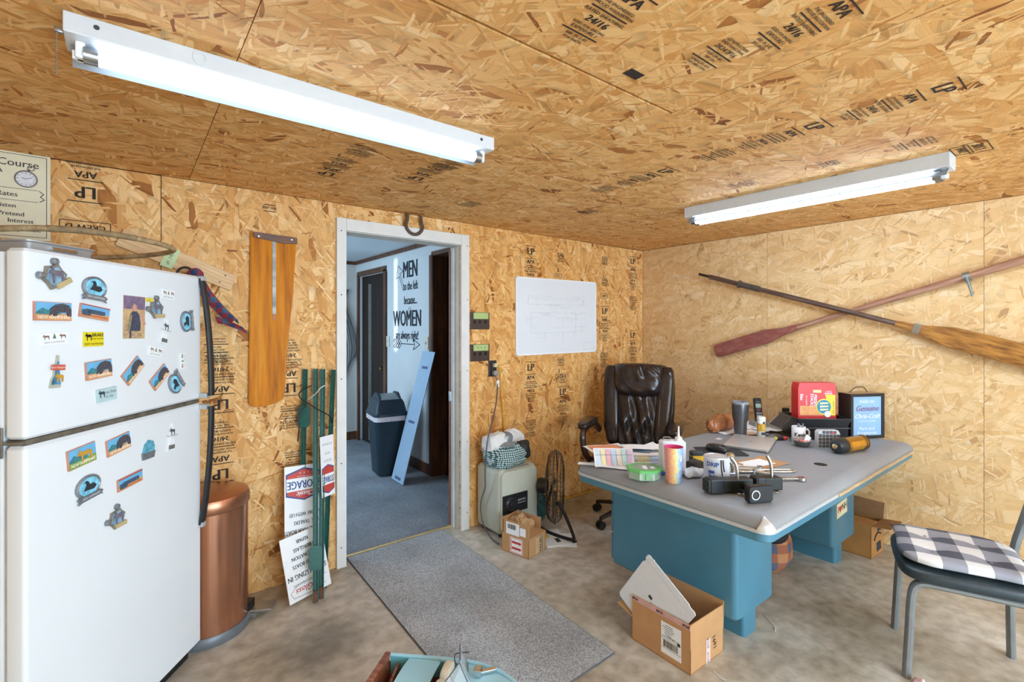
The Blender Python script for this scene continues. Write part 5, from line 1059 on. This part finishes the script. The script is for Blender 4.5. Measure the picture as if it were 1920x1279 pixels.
G().tube([(3.20, 1.40, D + .018), (3.23, 1.43, D + .028), (3.28, 1.42, D + .022), (3.30, 1.37, D + .006), (3.26, 1.30, D + .004), (3.20, 1.29, D + .030), (3.16, 1.27, D + .02)], .003, 6, smooth=2).to('lead', BLACK, t, smooth=True)
t = thing('card_box', 'open grey cardboard carton leaning behind the black tray', 'box', (3.50, 1.47, D), RC + 30)
G().box((0, 0, .045), (.16, .12, .004), m=RY(-30)).box((-.02, 0, .02), (.10, .11, .036)).to('lid_panel', M('#a59c90', .8), t); G().box((0, -.03, .049), (.05, .03, .001), m=RY(-30)).to('label', PAPER, t)
# plastic bag with brown things
bgm = M('#a8683f', .25, var=.35, scale=22, coat=.3)
lump('plastic_bag', 'crumpled brown filled plastic bag behind the chair arm', 'bag', (3.14, 1.70, D + .048), (.32, .11, .11), bgm, .026, 17, 9, -.047, .75)
# black storage tray with cracker carton in it
tr = thing('storage_tray', 'black plastic storage tray holding the cracker carton', 'tray', (3.425, 1.235, D), -40)
BKT = M('#202226', .4, var=.1)
G().loft(-.155, .155, -.105, .105, .014, [(.012, .002), (.004, .02), (0, .10), (-.016, .128), (-.016, .134), (.002, .134), (.006, .108), (.016, .012)]).to('tray', BKT, tr, smooth=True); G().tube([(-.157, -.107, .075), (.157, -.107, .075)], .003, 6).to('ridge', M('#55585c', .4), tr)
G().grid(lambda u, v: (-.17 - .07 * v, -.06 + .14 * u, .134 - .07 * v), 2, 2, thick=.003).to('folded_lid', M('#3a3c40', .4), tr)
lump('black_bag', 'crumpled black bag behind the storage tray', 'bag', (3.655, 1.30, D + .10), (.14, .09, .20), M('#1a1a1c', .45), .03, 10, 5, -.10)
ck = thing('cracker_carton', 'red and yellow cracker carton standing in the black tray', 'carton', (3.445, 1.245, D + .014), -40)
RD = M('#cf3030', .4, var=.04)
G().prism([(-.118, 0), (.118, 0), (.118, .295), (.110, .33), (-.110, .33), (-.118, .295)], -.04, .04, m=axes((0, 0, 0), (1, 0, 0), (0, 0, 1))).to('carton', RD, ck)
CKM = axes((0, -.0403, .055), (1, 0, 0), (0, 0, 1))
for k in range(3): G().grid(lambda u, v: (-.107 + .058 * (k + u), .070 + .060 * v, .002 * math.sin(PI * u)), 6, 2, m=CKM).to('cracker_picture', M('#e0995a', .5, var=.15, scale=40), ck)
G().prism([(.05, .20), (.112, .20), (.112, .07), (.085, .07)], .0, .0006, m=CKM).to('yellow_corner', M('#edd32d', .45), ck)
G().lathe([(.050, 0), (.050, .001), (.044, .001), (.044, 0)], 28, m=CKM @ T(.04, .125, .0025)).to('yellow_ring', M('#edd32d', .45), ck); G().lathe([(0, 0), (.044, 0), (.044, .0008), (0, .0008)], 28, m=CKM @ T(.04, .125, .0025)).to('blue_disc', M('#2f7f9c', .45), ck)
for k in range(3): G().prism([(.0, 0), (.05, .004), (.052, .012), (.0, .012)], 0, .001, m=CKM @ T(.016, .100 + .020 * k, .0035)).to('snack_picture', M('#e6e2a0', .5), ck)
G().lathe([(0, 0), (.020, 0), (.020, .001), (0, .001)], 20, m=CKM @ T(.062, .078, .004)).to('white_badge', WHITE, ck)
V90 = RZ(-90)
G().text('FRESH', .026, CKM @ T(-.012, .165, .001) @ V90, bold=.0006).text('STACKS', .026, CKM @ T(-.034, .165, .001) @ V90, bold=.0006, sx=.9).text('the original', .013, CKM @ T(-.066, .165, .001) @ V90).text('Ritz', .026, CKM @ T(-.098, .185, .001) @ V90, bold=.0006).text('original', .012, CKM @ T(.07, .222, .001)).text('BONUS', .014, CKM @ T(.07, .208, .001), bold=.0004).to('white_lettering', WHITE, ck)
G().text('FAMILY SIZE', .015, CKM @ T(.100, .120, .001) @ RZ(-90)).to('dark_lettering', M('#5a4a20', .5), ck); G().box((0, .222, .0004), (.05, .018, .0006), m=CKM).to('crown_print', M('#e9c890', .5), ck)
# mug, bowl, brick box
mg = thing('coffee_mug', 'white mug hand lettered with a name', 'mug', (3.187, 1.233, D), RC)
G().lathe([(0, 0), (.036, 0), (.038, .003), (.038, .094), (.0365, .096), (.034, .094), (.034, .006), (0, .006)], 32).to('cup', M('#e9e9e7', .3, var=.02), mg, smooth=True); G().tube([(.036, 0, .078), (.060, 0, .076), (.066, 0, .05), (.056, 0, .028), (.036, 0, .022)], .0055, 8, smooth=2).to('handle', M('#e9e9e7', .3, var=.02), mg, smooth=True)
wrapped('Kevin', .030, .0386, -.25, .050, None).to('hand_lettering', BLACK, mg); G().box((-.008, .0, .08), (.006, .02, .07), m=RX(8)).box((.014, .005, .075), (.005, .005, .08), m=RY(8)).to('pens', M('#8f9498', .4, .3), mg)
bw = thing('steel_bowl', 'small steel bowl of red candies', 'bowl', (3.092, 1.178, D))
G().lathe([(0, .002), (.030, .002), (.034, .004), (.050, .034), (.054, .036), (.054, .038), (.049, .037), (.032, .007), (0, .006)], 32).to('bowl', STEEL, bw, smooth=True); G().prism([(-.022, .0), (.006, -.012), (.026, .016), (.004, .036)], -.001, .001, m=RX(70)).to('paper_wrapper', PAPER, label='white paper wrapper sticking out of the steel bowl', cat='wrapper', loc=(3.122, 1.160, D + .032), rz=RC)
for k, (x, y) in enumerate(((-.02, -.01), (.008, .012), (-.005, -.028))): G().ball((3.092 + x, 1.178 + y, D + .030), .012, sc=(1, 1, .8)).to('candy', M('#e0685f', .3), smooth=True, label='pink red wrapped candy lying in the steel bowl', cat='candy', group='candies in the steel bowl')
bb = thing('pattern_box', 'dark grey box with white woven block pattern', 'box', (3.185, 1.078, D), RC - 4)
BX = M('#565b60', .6, var=.1, scale=40)
G().prism([(-.060, 0), (.060, 0), (.060, .082), (.050, .100), (-.048, .100), (-.060, .090)], -.02, .02, m=axes((0, 0, 0), (1, 0, 0), (0, 0, 1))).to('case', M('#cdd0d2', .6), bb)
for r in range(5):
    for c in range(6):
        tall = (r + c) % 2; x = -.050 + .020 * c; z = .010 + .020 * r
        if z > .085 and c in (0, 5): continue
        G().box((x, -.0205, z), (.0158 if tall else .0186, .0016, .0186 if tall else .0158), .0005).to('block', BX, bb)
G().prism([(-.008, -.006), (.010, -.006), (.010, .006), (0, .002), (-.008, .006)], 0, .001, m=axes((.018, -.0215, .088), (1, 0, 0), (0, 0, 1))).to('red_tag', M('#c43a52', .5), bb)
# framed lit sign
fs = thing('framed_sign', 'black box frame with a blue boat parts sign on the desk', 'sign', (3.632, 1.010, D), RC + 10)
G().box((0, .045, .14), (.245, .085, .28), .002).to('case', M('#1f1c1a', .5), fs); G().box((0, .045, .2812), (.245, .085, .0016)).to('top_board', M('#a88a62', .6), fs)
for c, d in (((0, -.002, .271), (.245, .012, .018)), ((0, -.002, .009), (.245, .012, .018)), ((-.1135, -.002, .14), (.018, .012, .244)), ((.1135, -.002, .14), (.018, .012, .244))): G().box(c, d, .001).to('frame_bar', M('#22201e', .5), fs)
G().box((0, .0005, .14), (.209, .002, .244)).to('blue_panel', M('#8fb6df', .5, var=.06, scale=10), fs)
FSM = lambda z, x=0: axes((x, -.0012, z), (1, 0, 0), (0, 0, 1))
g = G().text('Insist on', .032, FSM(.232)).text('Parts and', .030, FSM(.062)).text('Accessories', .030, FSM(.034)).text('Chris-Craft', .040, FSM(.138), shear=.4, bold=.0006).text('RUNABOUTS CRUISERS', .012, FSM(.108)); g.to('white_lettering', M('#e6ecf4', .5), fs)
G().text('Genuine', .050, FSM(.186), shear=.3, bold=.0012).to('maroon_lettering', M('#7a5a78', .5), fs)
G().tube([(-.08, .045, .282), (-.04, .05, .315), (.03, .05, .318), (.05, .045, .282)], .0035, 6, smooth=2).to('carry_handle', M('#5f4d38', .6), fs, smooth=True)
# brass cylinder
by = thing('brass_extinguisher', 'small brass cylinder with black end cap lying on its side', 'extinguisher', (3.075, .985, D + .042), -14)
G().cyl((.02, 0, 0), (.20, 0, 0), .0415, n=32).to('barrel', M('#c39a4c', .25, .9, var=.15, scale=14), by, smooth=True); G().lathe([(0, -.034), (.012, -.034), (.030, -.028), (.040, -.012), (.042, .020), (.042, .028)], 28, m=RY(90)).to('black_cap', M('#22282c', .4), by, smooth=True)
G().lathe([(0, 0), (.014, 0), (.012, .006), (0, .008)], 16, m=T(-.034, 0, 0) @ RY(-90)).to('brass_nut', M('#d8b98a', .25, .9), by, smooth=True)
for x in (.03, .185, .205): G().cyl((x, 0, 0), (x + .008, 0, 0), .0425, n=32).to('band', M('#6b4c30', .4, .6), by, smooth=True)
G().grid(lambda u, v: (.055 + .11 * u, .042 * math.sin(-2.3 + 1.3 * v), .042 * math.cos(-2.3 + 1.3 * v)), 2, 8).to('label_plate', M('#d0952e', .35, .5, var=.1), by, smooth=True)
G().lathe([(.040, .20), (.030, .225), (.022, .235), (.022, .25), (0, .25)], 24, m=RY(90)).to('brass_end', M('#b59a72', .3, .8), by, smooth=True); G().tube([(.235, 0, .02), (.26, 0, .034), (.285, .005, .022)], .004, 6).cyl((.25, 0, 0), (.275, 0, -.004), .006, n=8).to('valve', M('#4a4038', .4, .7), by)
# ================================================================== OARS ON THE RIGHT WALL
def oar(label, x, handle, blade, neck, tip_w, mats, rs):
    """handle, neck and blade tip in (y, z) on the wall; x is the distance line"""
    d = Vector((0, blade[0] - handle[0], blade[1] - handle[1])); L = d.length
    t = thing('oar', label, 'oar', mw=axes((x, handle[0], handle[1]), d, (0, -d.z, d.y)))      # local x along the oar, z out of the wall or into it
    return t, L
dkw = wood_material('oar_dark', [(.3, '#3d2c25'), (.5, '#5a443a'), (.7, '#77604f')], (1, 16, 16), 4, .45); amb = wood_material('oar_amber', [(.28, '#54321a'), (.42, '#8b5a26'), (.58, '#b27a35'), (.75, '#c8924a')], (2, 14, 14), 5, .4, .2)
redp = wood_material('oar_red', [(.3, '#7a4038'), (.5, '#8f4f45'), (.7, '#a06a5a')], (3, 8, 8), 5, .6); worn = wood_material('oar_worn', [(.3, '#8a5a48'), (.5, '#a67a60'), (.7, '#bd987a')], (1, 16, 16), 6, .6)
t, L = oar('dark wooden oar with amber blade crossing over the red one', 3.820, (2.262, 1.880), (.02, 1.170), None, .1, None, None)
G().tube([(.0, 0, 0), (.02, 0, 0), (.10, 0, 0), (.11, 0, 0)], .014, 12, rs=lambda u: .8 if u < .9 else 1.2).to('grip', M('#2a211e', .4), t, smooth=True)
G().cyl((.105, 0, 0), (1.42, 0, 0), .0185, .0165, n=16).to('shaft', dkw, t, smooth=True); G().tube([(.36, 0, 0), (.372, 0, 0), (.376, 0, 0), (.53, 0, 0)], .0225, 14, rs=lambda u: 1.35 if u < .5 else 1.0).to('leather_collar', M('#4b4540', .6, var=.15), t, smooth=True)
def bladef(x0, x1, w0, w1, th):
    return [(x0, -w0), (x0 + .16, -w0 * 1.7), (x0 + .30, -w1), (x1 - .03, -w1 * 1.02), (x1, -w1 * .9), (x1, w1 * .9), (x1 - .03, w1 * 1.02), (x0 + .30, w1), (x0 + .16, w0 * 1.7), (x0, w0)]
G().prism(bladef(1.40, L, .018, .062, .01), -.010, .010, bev=.004).to('blade', amb, t); G().box((1.53, 0, 0), (.035, .066, .025), .002).to('metal_band', M('#9b9484', .4, .7), t)
G().cyl((1.36, 0, 0), (1.78, 0, 0), .016, .006, n=12).to('blade_spine', amb, t, smooth=True)
t, L = oar('red painted oar with worn shaft behind the dark one', 3.868, (.02, 1.905), (2.140, 1.222), None, .1, None, None)
G().cyl((.0, 0, 0), (1.56, 0, 0), .0245, .017, n=16).to('shaft', worn, t, smooth=True)
G().prism(bladef(1.50, L, .017, .054, .01), -.009, .009, bev=.004).to('blade', redp, t); G().cyl((1.46, 0, 0), (1.72, 0, 0), .0172, .006, n=12).to('blade_spine', redp, t, smooth=True)
ol = G().cyl((.575, 0, 0), (.605, 0, 0), .029, n=16).to('oarlock_sleeve', M('#8e9490', .4, .7), t, smooth=True)
s_ = 1
G().tube([(.590, 0, -.027), (.592, -.05, -.032), (.600, -.12, -.03)], .009, 8, rs=lambda u: 1.1 - .5 * u).to('oarlock_pin', M('#7f8885', .4, .7), ol, smooth=True)

# ================================================================== FLOOR THINGS
mat_o = thing('floor_mat', 'grey carpet runner leading from the doorway', 'mat')
G().prism([(1.052, 2.978), (1.728, 2.978), (1.664, 1.388), (.995, 1.375)], .0005, .008).to('pile', carpet_material('mat_carpet', '#8c9092', '#d2d5d7'), mat_o)
g = G()
for (a, b) in (((1.052, 2.978), (.995, 1.375)), ((1.728, 2.978), (1.664, 1.388)), ((.995, 1.375), (1.664, 1.388))): g.tube([(a[0], a[1], .004), (b[0], b[1], .004)], .004, 5)
g.to('bound_edge', M('#4f5257', .9), mat_o)
# big carton in front of the desk
b2 = carton('cardboard_box', 'open shipping carton with white label in front of the desk', 1.803, 1.106, -1, .252, .300, .104)
flap(b2, (.001, .0, .104), (0, 1, 0), (.03, 0, 1), .298, .10); flap(b2, (.0, .001, .104), (1, 0, 0), (0, .03, 1), .252, .10); flap(b2, (.251, .0, .104), (0, 1, 0), (.06, 0, 1), .298, .115); flap(b2, (.0, .299, .104), (1, 0, 0), (-.25, .95, .25), .25, .09)
LM = lambda y, z: axes((-.0012 + (.003 if z > .104 else 0), y, z), (0, -1, 0), (0, 0, 1))
lb = G().box((0, 0, 0), (.098, .135, .0008), m=axes((-.0010, .092, .095), (0, -1, 0), (-.004, 0, 1))).to('shipping_label', PAPER, b2); r_ = random.Random(9)
g = G(); A_ = axes((-.0018, .092, .095), (0, -1, 0), (-.004, 0, 1))
for k in range(24): g.box((-.036 + k * .003, -.022, 0), (r_.choice([.0008, .0018]), .03, .0004), m=A_)
g.to('barcode', BLACK, lb)
g = G()
for k in range(7): g.box((-.012 + r_.uniform(-.006, .004), .056 - k * .008, 0), (r_.uniform(.03, .06), .0018, .0004), m=A_)
for y in (.0, -.042): g.box((0, y, 0), (.096, .0014, .0004), m=A_)
g.box((.038, .002, 0), (.014, .014, .0004), m=A_); g.text('MA 038 8-01', .010, A_ @ T(.014, .010)); g.to('address_print', DARKGREY, lb)
tp_ = G().box((0, 0, 0), (.298, .022, .0008), m=axes((.0012, .149, .192), (0, -1, 0), (.03, 0, 1))).to('striped_tape', M('#e6cfca', .4), b2); g = G()
A_ = axes((.0004, .149, .192), (0, -1, 0), (.03, 0, 1))
for k in range(38): g.box((0, 0, 0), (.0026, .024, .0004), m=A_ @ T(-.142 + k * .0077, 0) @ RZ(-30))
g.to('red_stripes', M('#b96a66', .5), tp_)
g = G()
for x in (-.132, .0, .128): g.text('BOX', .016, A_ @ T(x, 0, .0006), bold=.0006)
g.to('tape_lettering', BLACK, tp_)
SM = axes((.0, -.0010, .0), (1, 0, 0), (0, 0, 1))
G().box((.130, .052, 0), (.030, .100, .0008), m=SM).to('side_tape', M('#e3c6c4', .4), b2); G().text('BOX', .022, SM @ T(.130, .025, .0006) @ RZ(90)).text('BOX', .022, SM @ T(.130, .085, .0006) @ RZ(90)).text('1691', .032, SM @ T(.178, .070, .0006) @ RZ(-80)).to('side_lettering', BLACK, b2)
wi = thing('foam_mailer', 'white cardboard mailer stuck cornerwise in the open carton', 'mailer', mw=axes((1.8165, 1.32, .418), (0, .561, -.828), (0, -.796, -.606)))
wm = M('#d9dcde', .6, var=.03)
G().prism([(.006, .0), (.0, .006), (.0, .03), (-.004, .034), (.0, .038), (.0, .24), (.006, .25), (.004, .274), (.012, .284), (.285, .284), (.300, .272), (.300, .012), (.290, .0), (.05, .0), (.046, .006), (.030, .006), (.026, .0)], -.002, .002).to('panel', wm, wi)
G().box((.030, .14, .0022), (.0012, .27, .0006)).to('crease', M('#b3b6b8', .7), wi); G().box((.150, .115, .0024), (.014, .020, .0006)).to('print_mark', DARKGREY, wi); G().box((.185, .13, .0023), (.05, .0016, .0004)).to('print_line', DARKGREY, wi)
# carton by the right wall
b3 = carton('cardboard_box', 'worn brown shipping carton beside the right wall under the desk end', 3.575, .972, -3, .20, .225, .205, M('#a8763f', .85, var=.12, scale=10))
flap(b3, (.0, .0, .205), (1, 0, 0), (0, -.95, .1), .20, .10, M('#9a6d42', .85)); flap(b3, (.199, .0, .205), (0, 1, 0), (.25, 0, 1), .225, .10, M('#8f6743', .85)); flap(b3, (.0, .0, .206), (0, 1, 0), (1, 0, .05), .20, .10, M('#a8763f', .85))
A_ = axes((0, -.0012, 0), (1, 0, 0), (0, 0, 1)); G().prism([(.09, .025), (.16, .03), (.15, .085), (.085, .08)], 0, .0008, m=A_).prism([(.10, .15), (.16, .15), (.16, .195), (.10, .195)], 0, .0008, m=A_).to('dark_print', M('#22323a', .7, var=.4, scale=60), b3)
G().tube([(.045, .105, 0), (.07, .135, 0), (.11, .145, 0), (.155, .125, 0)], .0045, 6, smooth=2, m=A_).to('smile_arrow', M('#2b2622', .7), b3)
# plaid pouffe under the desk
PL2 = check_material('plaid_orange', .05, ['#c08a5e', '#a4654c', '#5a6276'], (0, 2))
t = thing('plaid_cushion', 'orange and blue plaid cushion stuffed under the desk', 'cushion', (2.945, 1.33, 0), 10)
superell(G(), (0, 0, .142), (.26, .30, .27), .75, .8, 32, lambda p: (lambda q: (q[0], q[1], max(q[2], -.135)))(wob(p, .012, 9, 4))).to('cover', PL2, t, smooth=70); superell(G(), (-.03, -.02, .235), (.21, .23, .09), .7, .8, 24).to('dark_top', M('#23252c', .8), t, smooth=70)
# ------------------------------------------------------------------ side chair
sc_ = thing('side_chair', 'dark vinyl side chair with grey bent metal legs', 'chair', (2.743, .427, 0), -160.9)
VIN = M('#2a363b', .4, var=.15, scale=40, bump=.15, bscale=300); GRT = M('#8f9596', .4, .5, var=.08)
superell(G(), (0, 0, .432), (.455, .46, .062), .45, .42, 44, lambda p: (p[0] * (1 - .06 * p[1] / .23), p[1], p[2])).to('seat', VIN, sc_, smooth=70)
G().tube([(x * (1 - .06 * y / .23), y, .446) for x, y in [(.215 * math.copysign(abs(math.cos(a)) ** .42, math.cos(a)), .218 * math.copysign(abs(math.sin(a)) ** .42, math.sin(a))) for a in [2 * PI * k / 48 for k in range(48)]]], .004, 6, closed=True).to('piping', M('#1c2427', .5), sc_, smooth=True)
for sx in (-1, 1):
    G().tube([(sx * .190, -.205, 0), (sx * .188, -.195, .20), (sx * .186, -.188, .36), (sx * .186, -.165, .394), (sx * .186, -.12, .398), (sx * .186, .16, .398)], .016, 10, smooth=2, flat=1.35).to('front_leg', GRT, sc_, smooth=True)
    G().tube([(sx * .205, .195, 0), (sx * .200, .19, .25), (sx * .198, .195, .45), (sx * .195, .235, .62), (sx * .19, .275, .80)], .016, 10, smooth=2, flat=1.35).to('rear_leg', GRT, sc_, smooth=True)
superell(G(), (0, .262, .70), (.40, .05, .24), .4, .4, 32, lambda p: (p[0], p[1] + .25 * p[0] ** 2 - .0, p[2])).to('backrest', VIN, sc_, smooth=70)
CHK = check_material('buffalo_check', .075, ['#e4e3df', '#9a9ca4', '#565a66'], (0, 1))
cs_ = thing('seat_cushion', 'black and white buffalo check cushion on the side chair', 'cushion', (2.735, .445, .462), -160.9)
def tuft(p):
    d = 0
    for tx in (-.09, .09):
        for ty in (-.09, .09): d += .016 * math.exp(-((p[0] - tx) ** 2 + (p[1] - ty) ** 2) / .0016)
    return (p[0] + .005 * math.sin(p[1] * 50), p[1] + .005 * math.sin(p[0] * 46), (p[2] - d) if p[2] > 0 else p[2])
superell(G(), (0, 0, .024), (.41, .40, .046), .55, .35, 72, tuft, nv=36).to('cover', CHK, cs_, smooth=70)
for tx in (-.09, .09):
    for ty in (-.09, .09): G().ball((tx, ty, .032), .006, sc=(1, 1, .5), n=8).to('tuft_button', M('#8a8c92', .7), cs_)
G().tube([(-.18, -.19, .02), (-.195, -.20, .03), (-.17, -.205, .035), (-.165, -.19, .025)], .004, 5, smooth=2).to('tie', CHK, cs_)
lump('pink_tissue', 'scrap of pink tissue on the floor by the side chair leg', 'tissue', (2.47, .515, .012), (.05, .04, .024), M('#d9b3b0', .8), .01, 30, 3, -.012)
t = thing('thread_scrap', 'short white thread lying on the concrete by the desk', 'thread'); G().tube([(2.47, 1.11, .003), (2.43, 1.06, .004), (2.405, 1.03, .003), (2.375, 1.02, .003)], .0018, 5, smooth=2).to('strand', PAPER, t)
t = thing('thread_scrap', 'short white thread lying on the concrete in front of the open carton', 'thread'); G().tube([(1.90, 1.06, .003), (1.885, 1.03, .003), (1.89, 1.00, .003)], .0016, 5, smooth=1).to('strand', PAPER, t)

# ================================================================== HALL THINGS
tc_ = thing('trash_can', 'dark blue swing lid trash can standing in the hall', 'trash can', (1.99, 4.52, 0), -8)
TCB = M('#1d2f3b', .45, var=.08)
G().loft(-.115, .115, -.15, .15, .05, [(.01, 0), (.0, .01), (-.04, .55), (-.045, .56)]).to('bin', TCB, tc_, smooth=True)
G().loft(-.162, .162, -.197, .197, .06, [(0, .53), (-.002, .545), (.0, .575)], cap0=False, cap1=False).to('liner_edge', M('#d9cdd0', .5, var=.15, scale=40), tc_, smooth=True)
G().loft(-.165, .165, -.20, .20, .06, [(0, .575), (0, .60), (.012, .615), (.035, .70), (.055, .73)]).to('lid', TCB, tc_, smooth=True)
G().grid(lambda u, v: (-.09 + .18 * u, -.135 + .27 * v, .70 + .075 * math.sin(PI * (.12 + .76 * v))), 2, 14, thick=.004).to('swing_flap', M('#8f9698', .35, .4), tc_, smooth=True)
for x in (-.095, .095): G().prism([(-.14, .64), (.14, .64), (.12, .74), (.05, .785), (-.05, .785), (-.12, .74)], -.012, .012, m=axes((x, 0, 0), (0, 1, 0), (0, 0, 1))).to('lid_cheek', TCB, tc_)
bd = thing('leaning_panel', 'long pale blue packing panel leaning on the hall wall', 'panel', mw=axes((1.925, 4.03, .004), (.02, 1.0, .0), (.323, .13, 1.17)))
G().box((.125, .618, .004), (.25, 1.23, .006)).to('panel', M('#a9c3da', .45, var=.04, scale=5), bd)
for z in (.10, .62, 1.14):
    g = G()
    for k, (s_, h) in enumerate((('Snap Seal', .024), ('Panel', .022), ('10 x 48', .014), ('No. 2610', .018))): g.text(s_, h, T(.125, z + .05 - k * .028, .0085) @ RZ(180) @ RY(0) if False else T(.125, z + .05 - k * .028, .0012) @ RY(180))
    g.box((.125, z - .065, .0006), (.12, .024, .0008)); g.to('print', M('#5a6488', .6), bd)
cb = thing('cable_hank', 'grey cables hanging in a loop on the hall end wall', 'cable')
for k in range(5): G().tube([(2.12 + .012 * k, 6.085, 1.9), (2.05 + .014 * k, 6.08, 1.75), (2.13 + .03 * k, 6.075, 1.35), (2.16 + .03 * k, 6.075, 1.1), (2.12 + .02 * k, 6.08, .78 + .05 * k), (2.06 + .01 * k, 6.085, .66 + .05 * k)], .007, 6, smooth=2).to('cable', M(['#4a4e54', '#6a6e74'][k % 2], .6), cb, smooth=True)
hc_ = thing('white_hat', 'white hat hanging in the dim side room past the hall', 'hat', (2.62, 4.245, 1.28))
superell(G(), (0, -.05, 0), (.16, .09, .17), .8, .8, 20).to('crown', M('#dcdcdc', .7), hc_, smooth=70); G().cyl((0, .015, .03), (0, -.03, .03), .006, n=8).to('peg', STEEL, hc_)
lump('dark_jacket', 'dark jacket hanging under the white hat in the side room', 'jacket', (2.63, 4.16, .78), (.3, .14, .66), M('#2a3238', .8), .03, 6, 3)

# ================================================================== MODEL BOAT IN THE FOREGROUND
bo = thing('model_boat', 'light blue wooden model speedboat with windshield on the floor', 'model boat', (.682, 1.622, 0), -48.7)
LB = M('#a6d8e8', .4, var=.04, scale=9); MAH = wood_material('mahogany', [(.3, '#5b2e1f'), (.5, '#8a4f36'), (.7, '#b07a58')], (1, 14, 14), 5, .35, .3); CYN = M('#6fc4dd', .45, var=.06)
LH = .51
def half(u): return .118 * (1 - max(0, (u - .50) / .50) ** 2.3) ** .75 * (.93 + .07 * min(1, u * 4)) if u < 1 else 0.002
def hullf(u, v):
    x = -.01 + LH * u; w_ = half(min(u, .995)); s_ = (v - .5) * 2; z = .205 + .02 * u ** 2
    prof = abs(s_) ** 2.2; k = .62 + .38 * abs(s_)
    return (x + .03 * (u > .9) * abs(s_) * (u - .9), w_ * math.copysign(min(1, abs(s_) * 1.15) ** .8, s_), .075 + .02 * u + (z - .095) * prof)
G().grid(hullf, 20, 14, thick=.003).to('hull', M('#8a4a32', .35, coat=.3), bo, smooth=60)
def deckf(u0, u1):
    def f(u, v):
        q = u0 + (u1 - u0) * u; s_ = (v - .5) * 2
        return (-.01 + LH * q, half(min(q, .995)) * .97 * s_, .206 + .02 * q ** 2 + .012 * (1 - s_ * s_))
    return f
G().grid(deckf(.56, .985), 14, 10, thick=.004).to('foredeck', LB, bo, smooth=True)
G().grid(deckf(.16, .40), 8, 10, thick=.004).to('engine_hatch', LB, bo, smooth=True)
for s_ in (-1, 1):
    G().tube([(-.012 + LH * u, s_ * half(min(u, .99)) * 1.0, .210 + .02 * u * u) for u in [k / 18 for k in range(19)]], .0065, 8).to('gunwale', LB, bo, smooth=True)
    G().grid(lambda u, v: (-.01 + LH * (.02 + .54 * u), s_ * half(.02 + .54 * u) * .93, .12 + .088 * v), 10, 2, thick=.003).to('inner_side', CYN, bo)
    G().grid(lambda u, v: (-.01 + LH * (.40 + .16 * u), s_ * half(.48) * (.99 - .14 * v), .214 + .006 * v), 3, 2, thick=.003).to('side_deck', LB, bo)
G().box((-.008, 0, .165), (.010, .205, .095), .003).to('transom', MAH, bo); G().box((-.012, 0, .214), (.022, .225, .012), .004).to('transom_rail', MAH, bo)
G().box((.15, 0, .122), (.30, .18, .004)).to('cockpit_floor', M('#9a7264', .6), bo); G().box((.045, 0, .165), (.010, .19, .05), .002, m=RZ(8)).to('thwart', MAH, bo)
for y in (-.05, .045): superell(G(), (.236, y, .205), (.042, .080, .085), .5, .6, 20, lambda p: (p[0] + .12 * max(0, p[2]), p[1], p[2])).to('seat', M('#e4dcc6', .55), bo, smooth=70)
G().box((.245, 0, .150), (.08, .19, .05)).to('seat_well', M('#5a4038', .6), bo)
ws = Matrix.Translation((.330, 0, .222)) @ Matrix.Scale(1.12, 4)
for s_ in (-1, 1):
    P = [(.0, s_ * .004, .0), (-.035, s_ * .100, -.004), (-.058, s_ * .098, .052), (-.030, s_ * .004, .064)]
    gp = G(); tbm = bmesh.new(); tbm.faces.new([tbm.verts.new(p) for p in P]); gp._merge(tbm, ws); gp.to('windshield_pane', M('#cfd9dc', .15, alpha=.45, var=.02), bo)
    G().tube([ws @ Vector(p) for p in P], .003, 6, closed=True).to('windshield_frame', M('#8f9294', .3, .8), bo); G().tube([ws @ ((Vector(P[0]) + Vector(P[1])) / 2), ws @ ((Vector(P[2]) + Vector(P[3])) / 2)], .0022, 6).to('windshield_mullion', M('#8f9294', .3, .8), bo)
G().tube([(.255, .09, .222), (.245, .098, .246), (.262, .104, .254), (.30, .100, .262)], .002, 6, smooth=2).to('wind_brace', DARKGREY, bo)
G().box((.375, .055, .236), (.07, .016, .010), .002, m=T(.375, .055, 0) @ RZ(28) @ T(-.375, -.055, 0)).box((.350, .04, .243), (.026, .03, .024), .003).to('deck_fitting', CHROME, bo)
for k in range(3): G().cyl((.40 + .045 * k, .076 - .010 * k, .221), (.40 + .045 * k, .076 - .010 * k, .232), .003, n=8).to('deck_stud', STEEL, bo)
for x in (.09, .40):
    G().prism([(-.10, 0), (.10, 0), (.10, .16), (.085, .16), (.03, .085), (-.03, .085), (-.085, .16), (-.10, .16)], -.008, .008, m=axes((x, 0, .0), (0, 1, 0), (0, 0, 1))).to('cradle', MAH, bo)
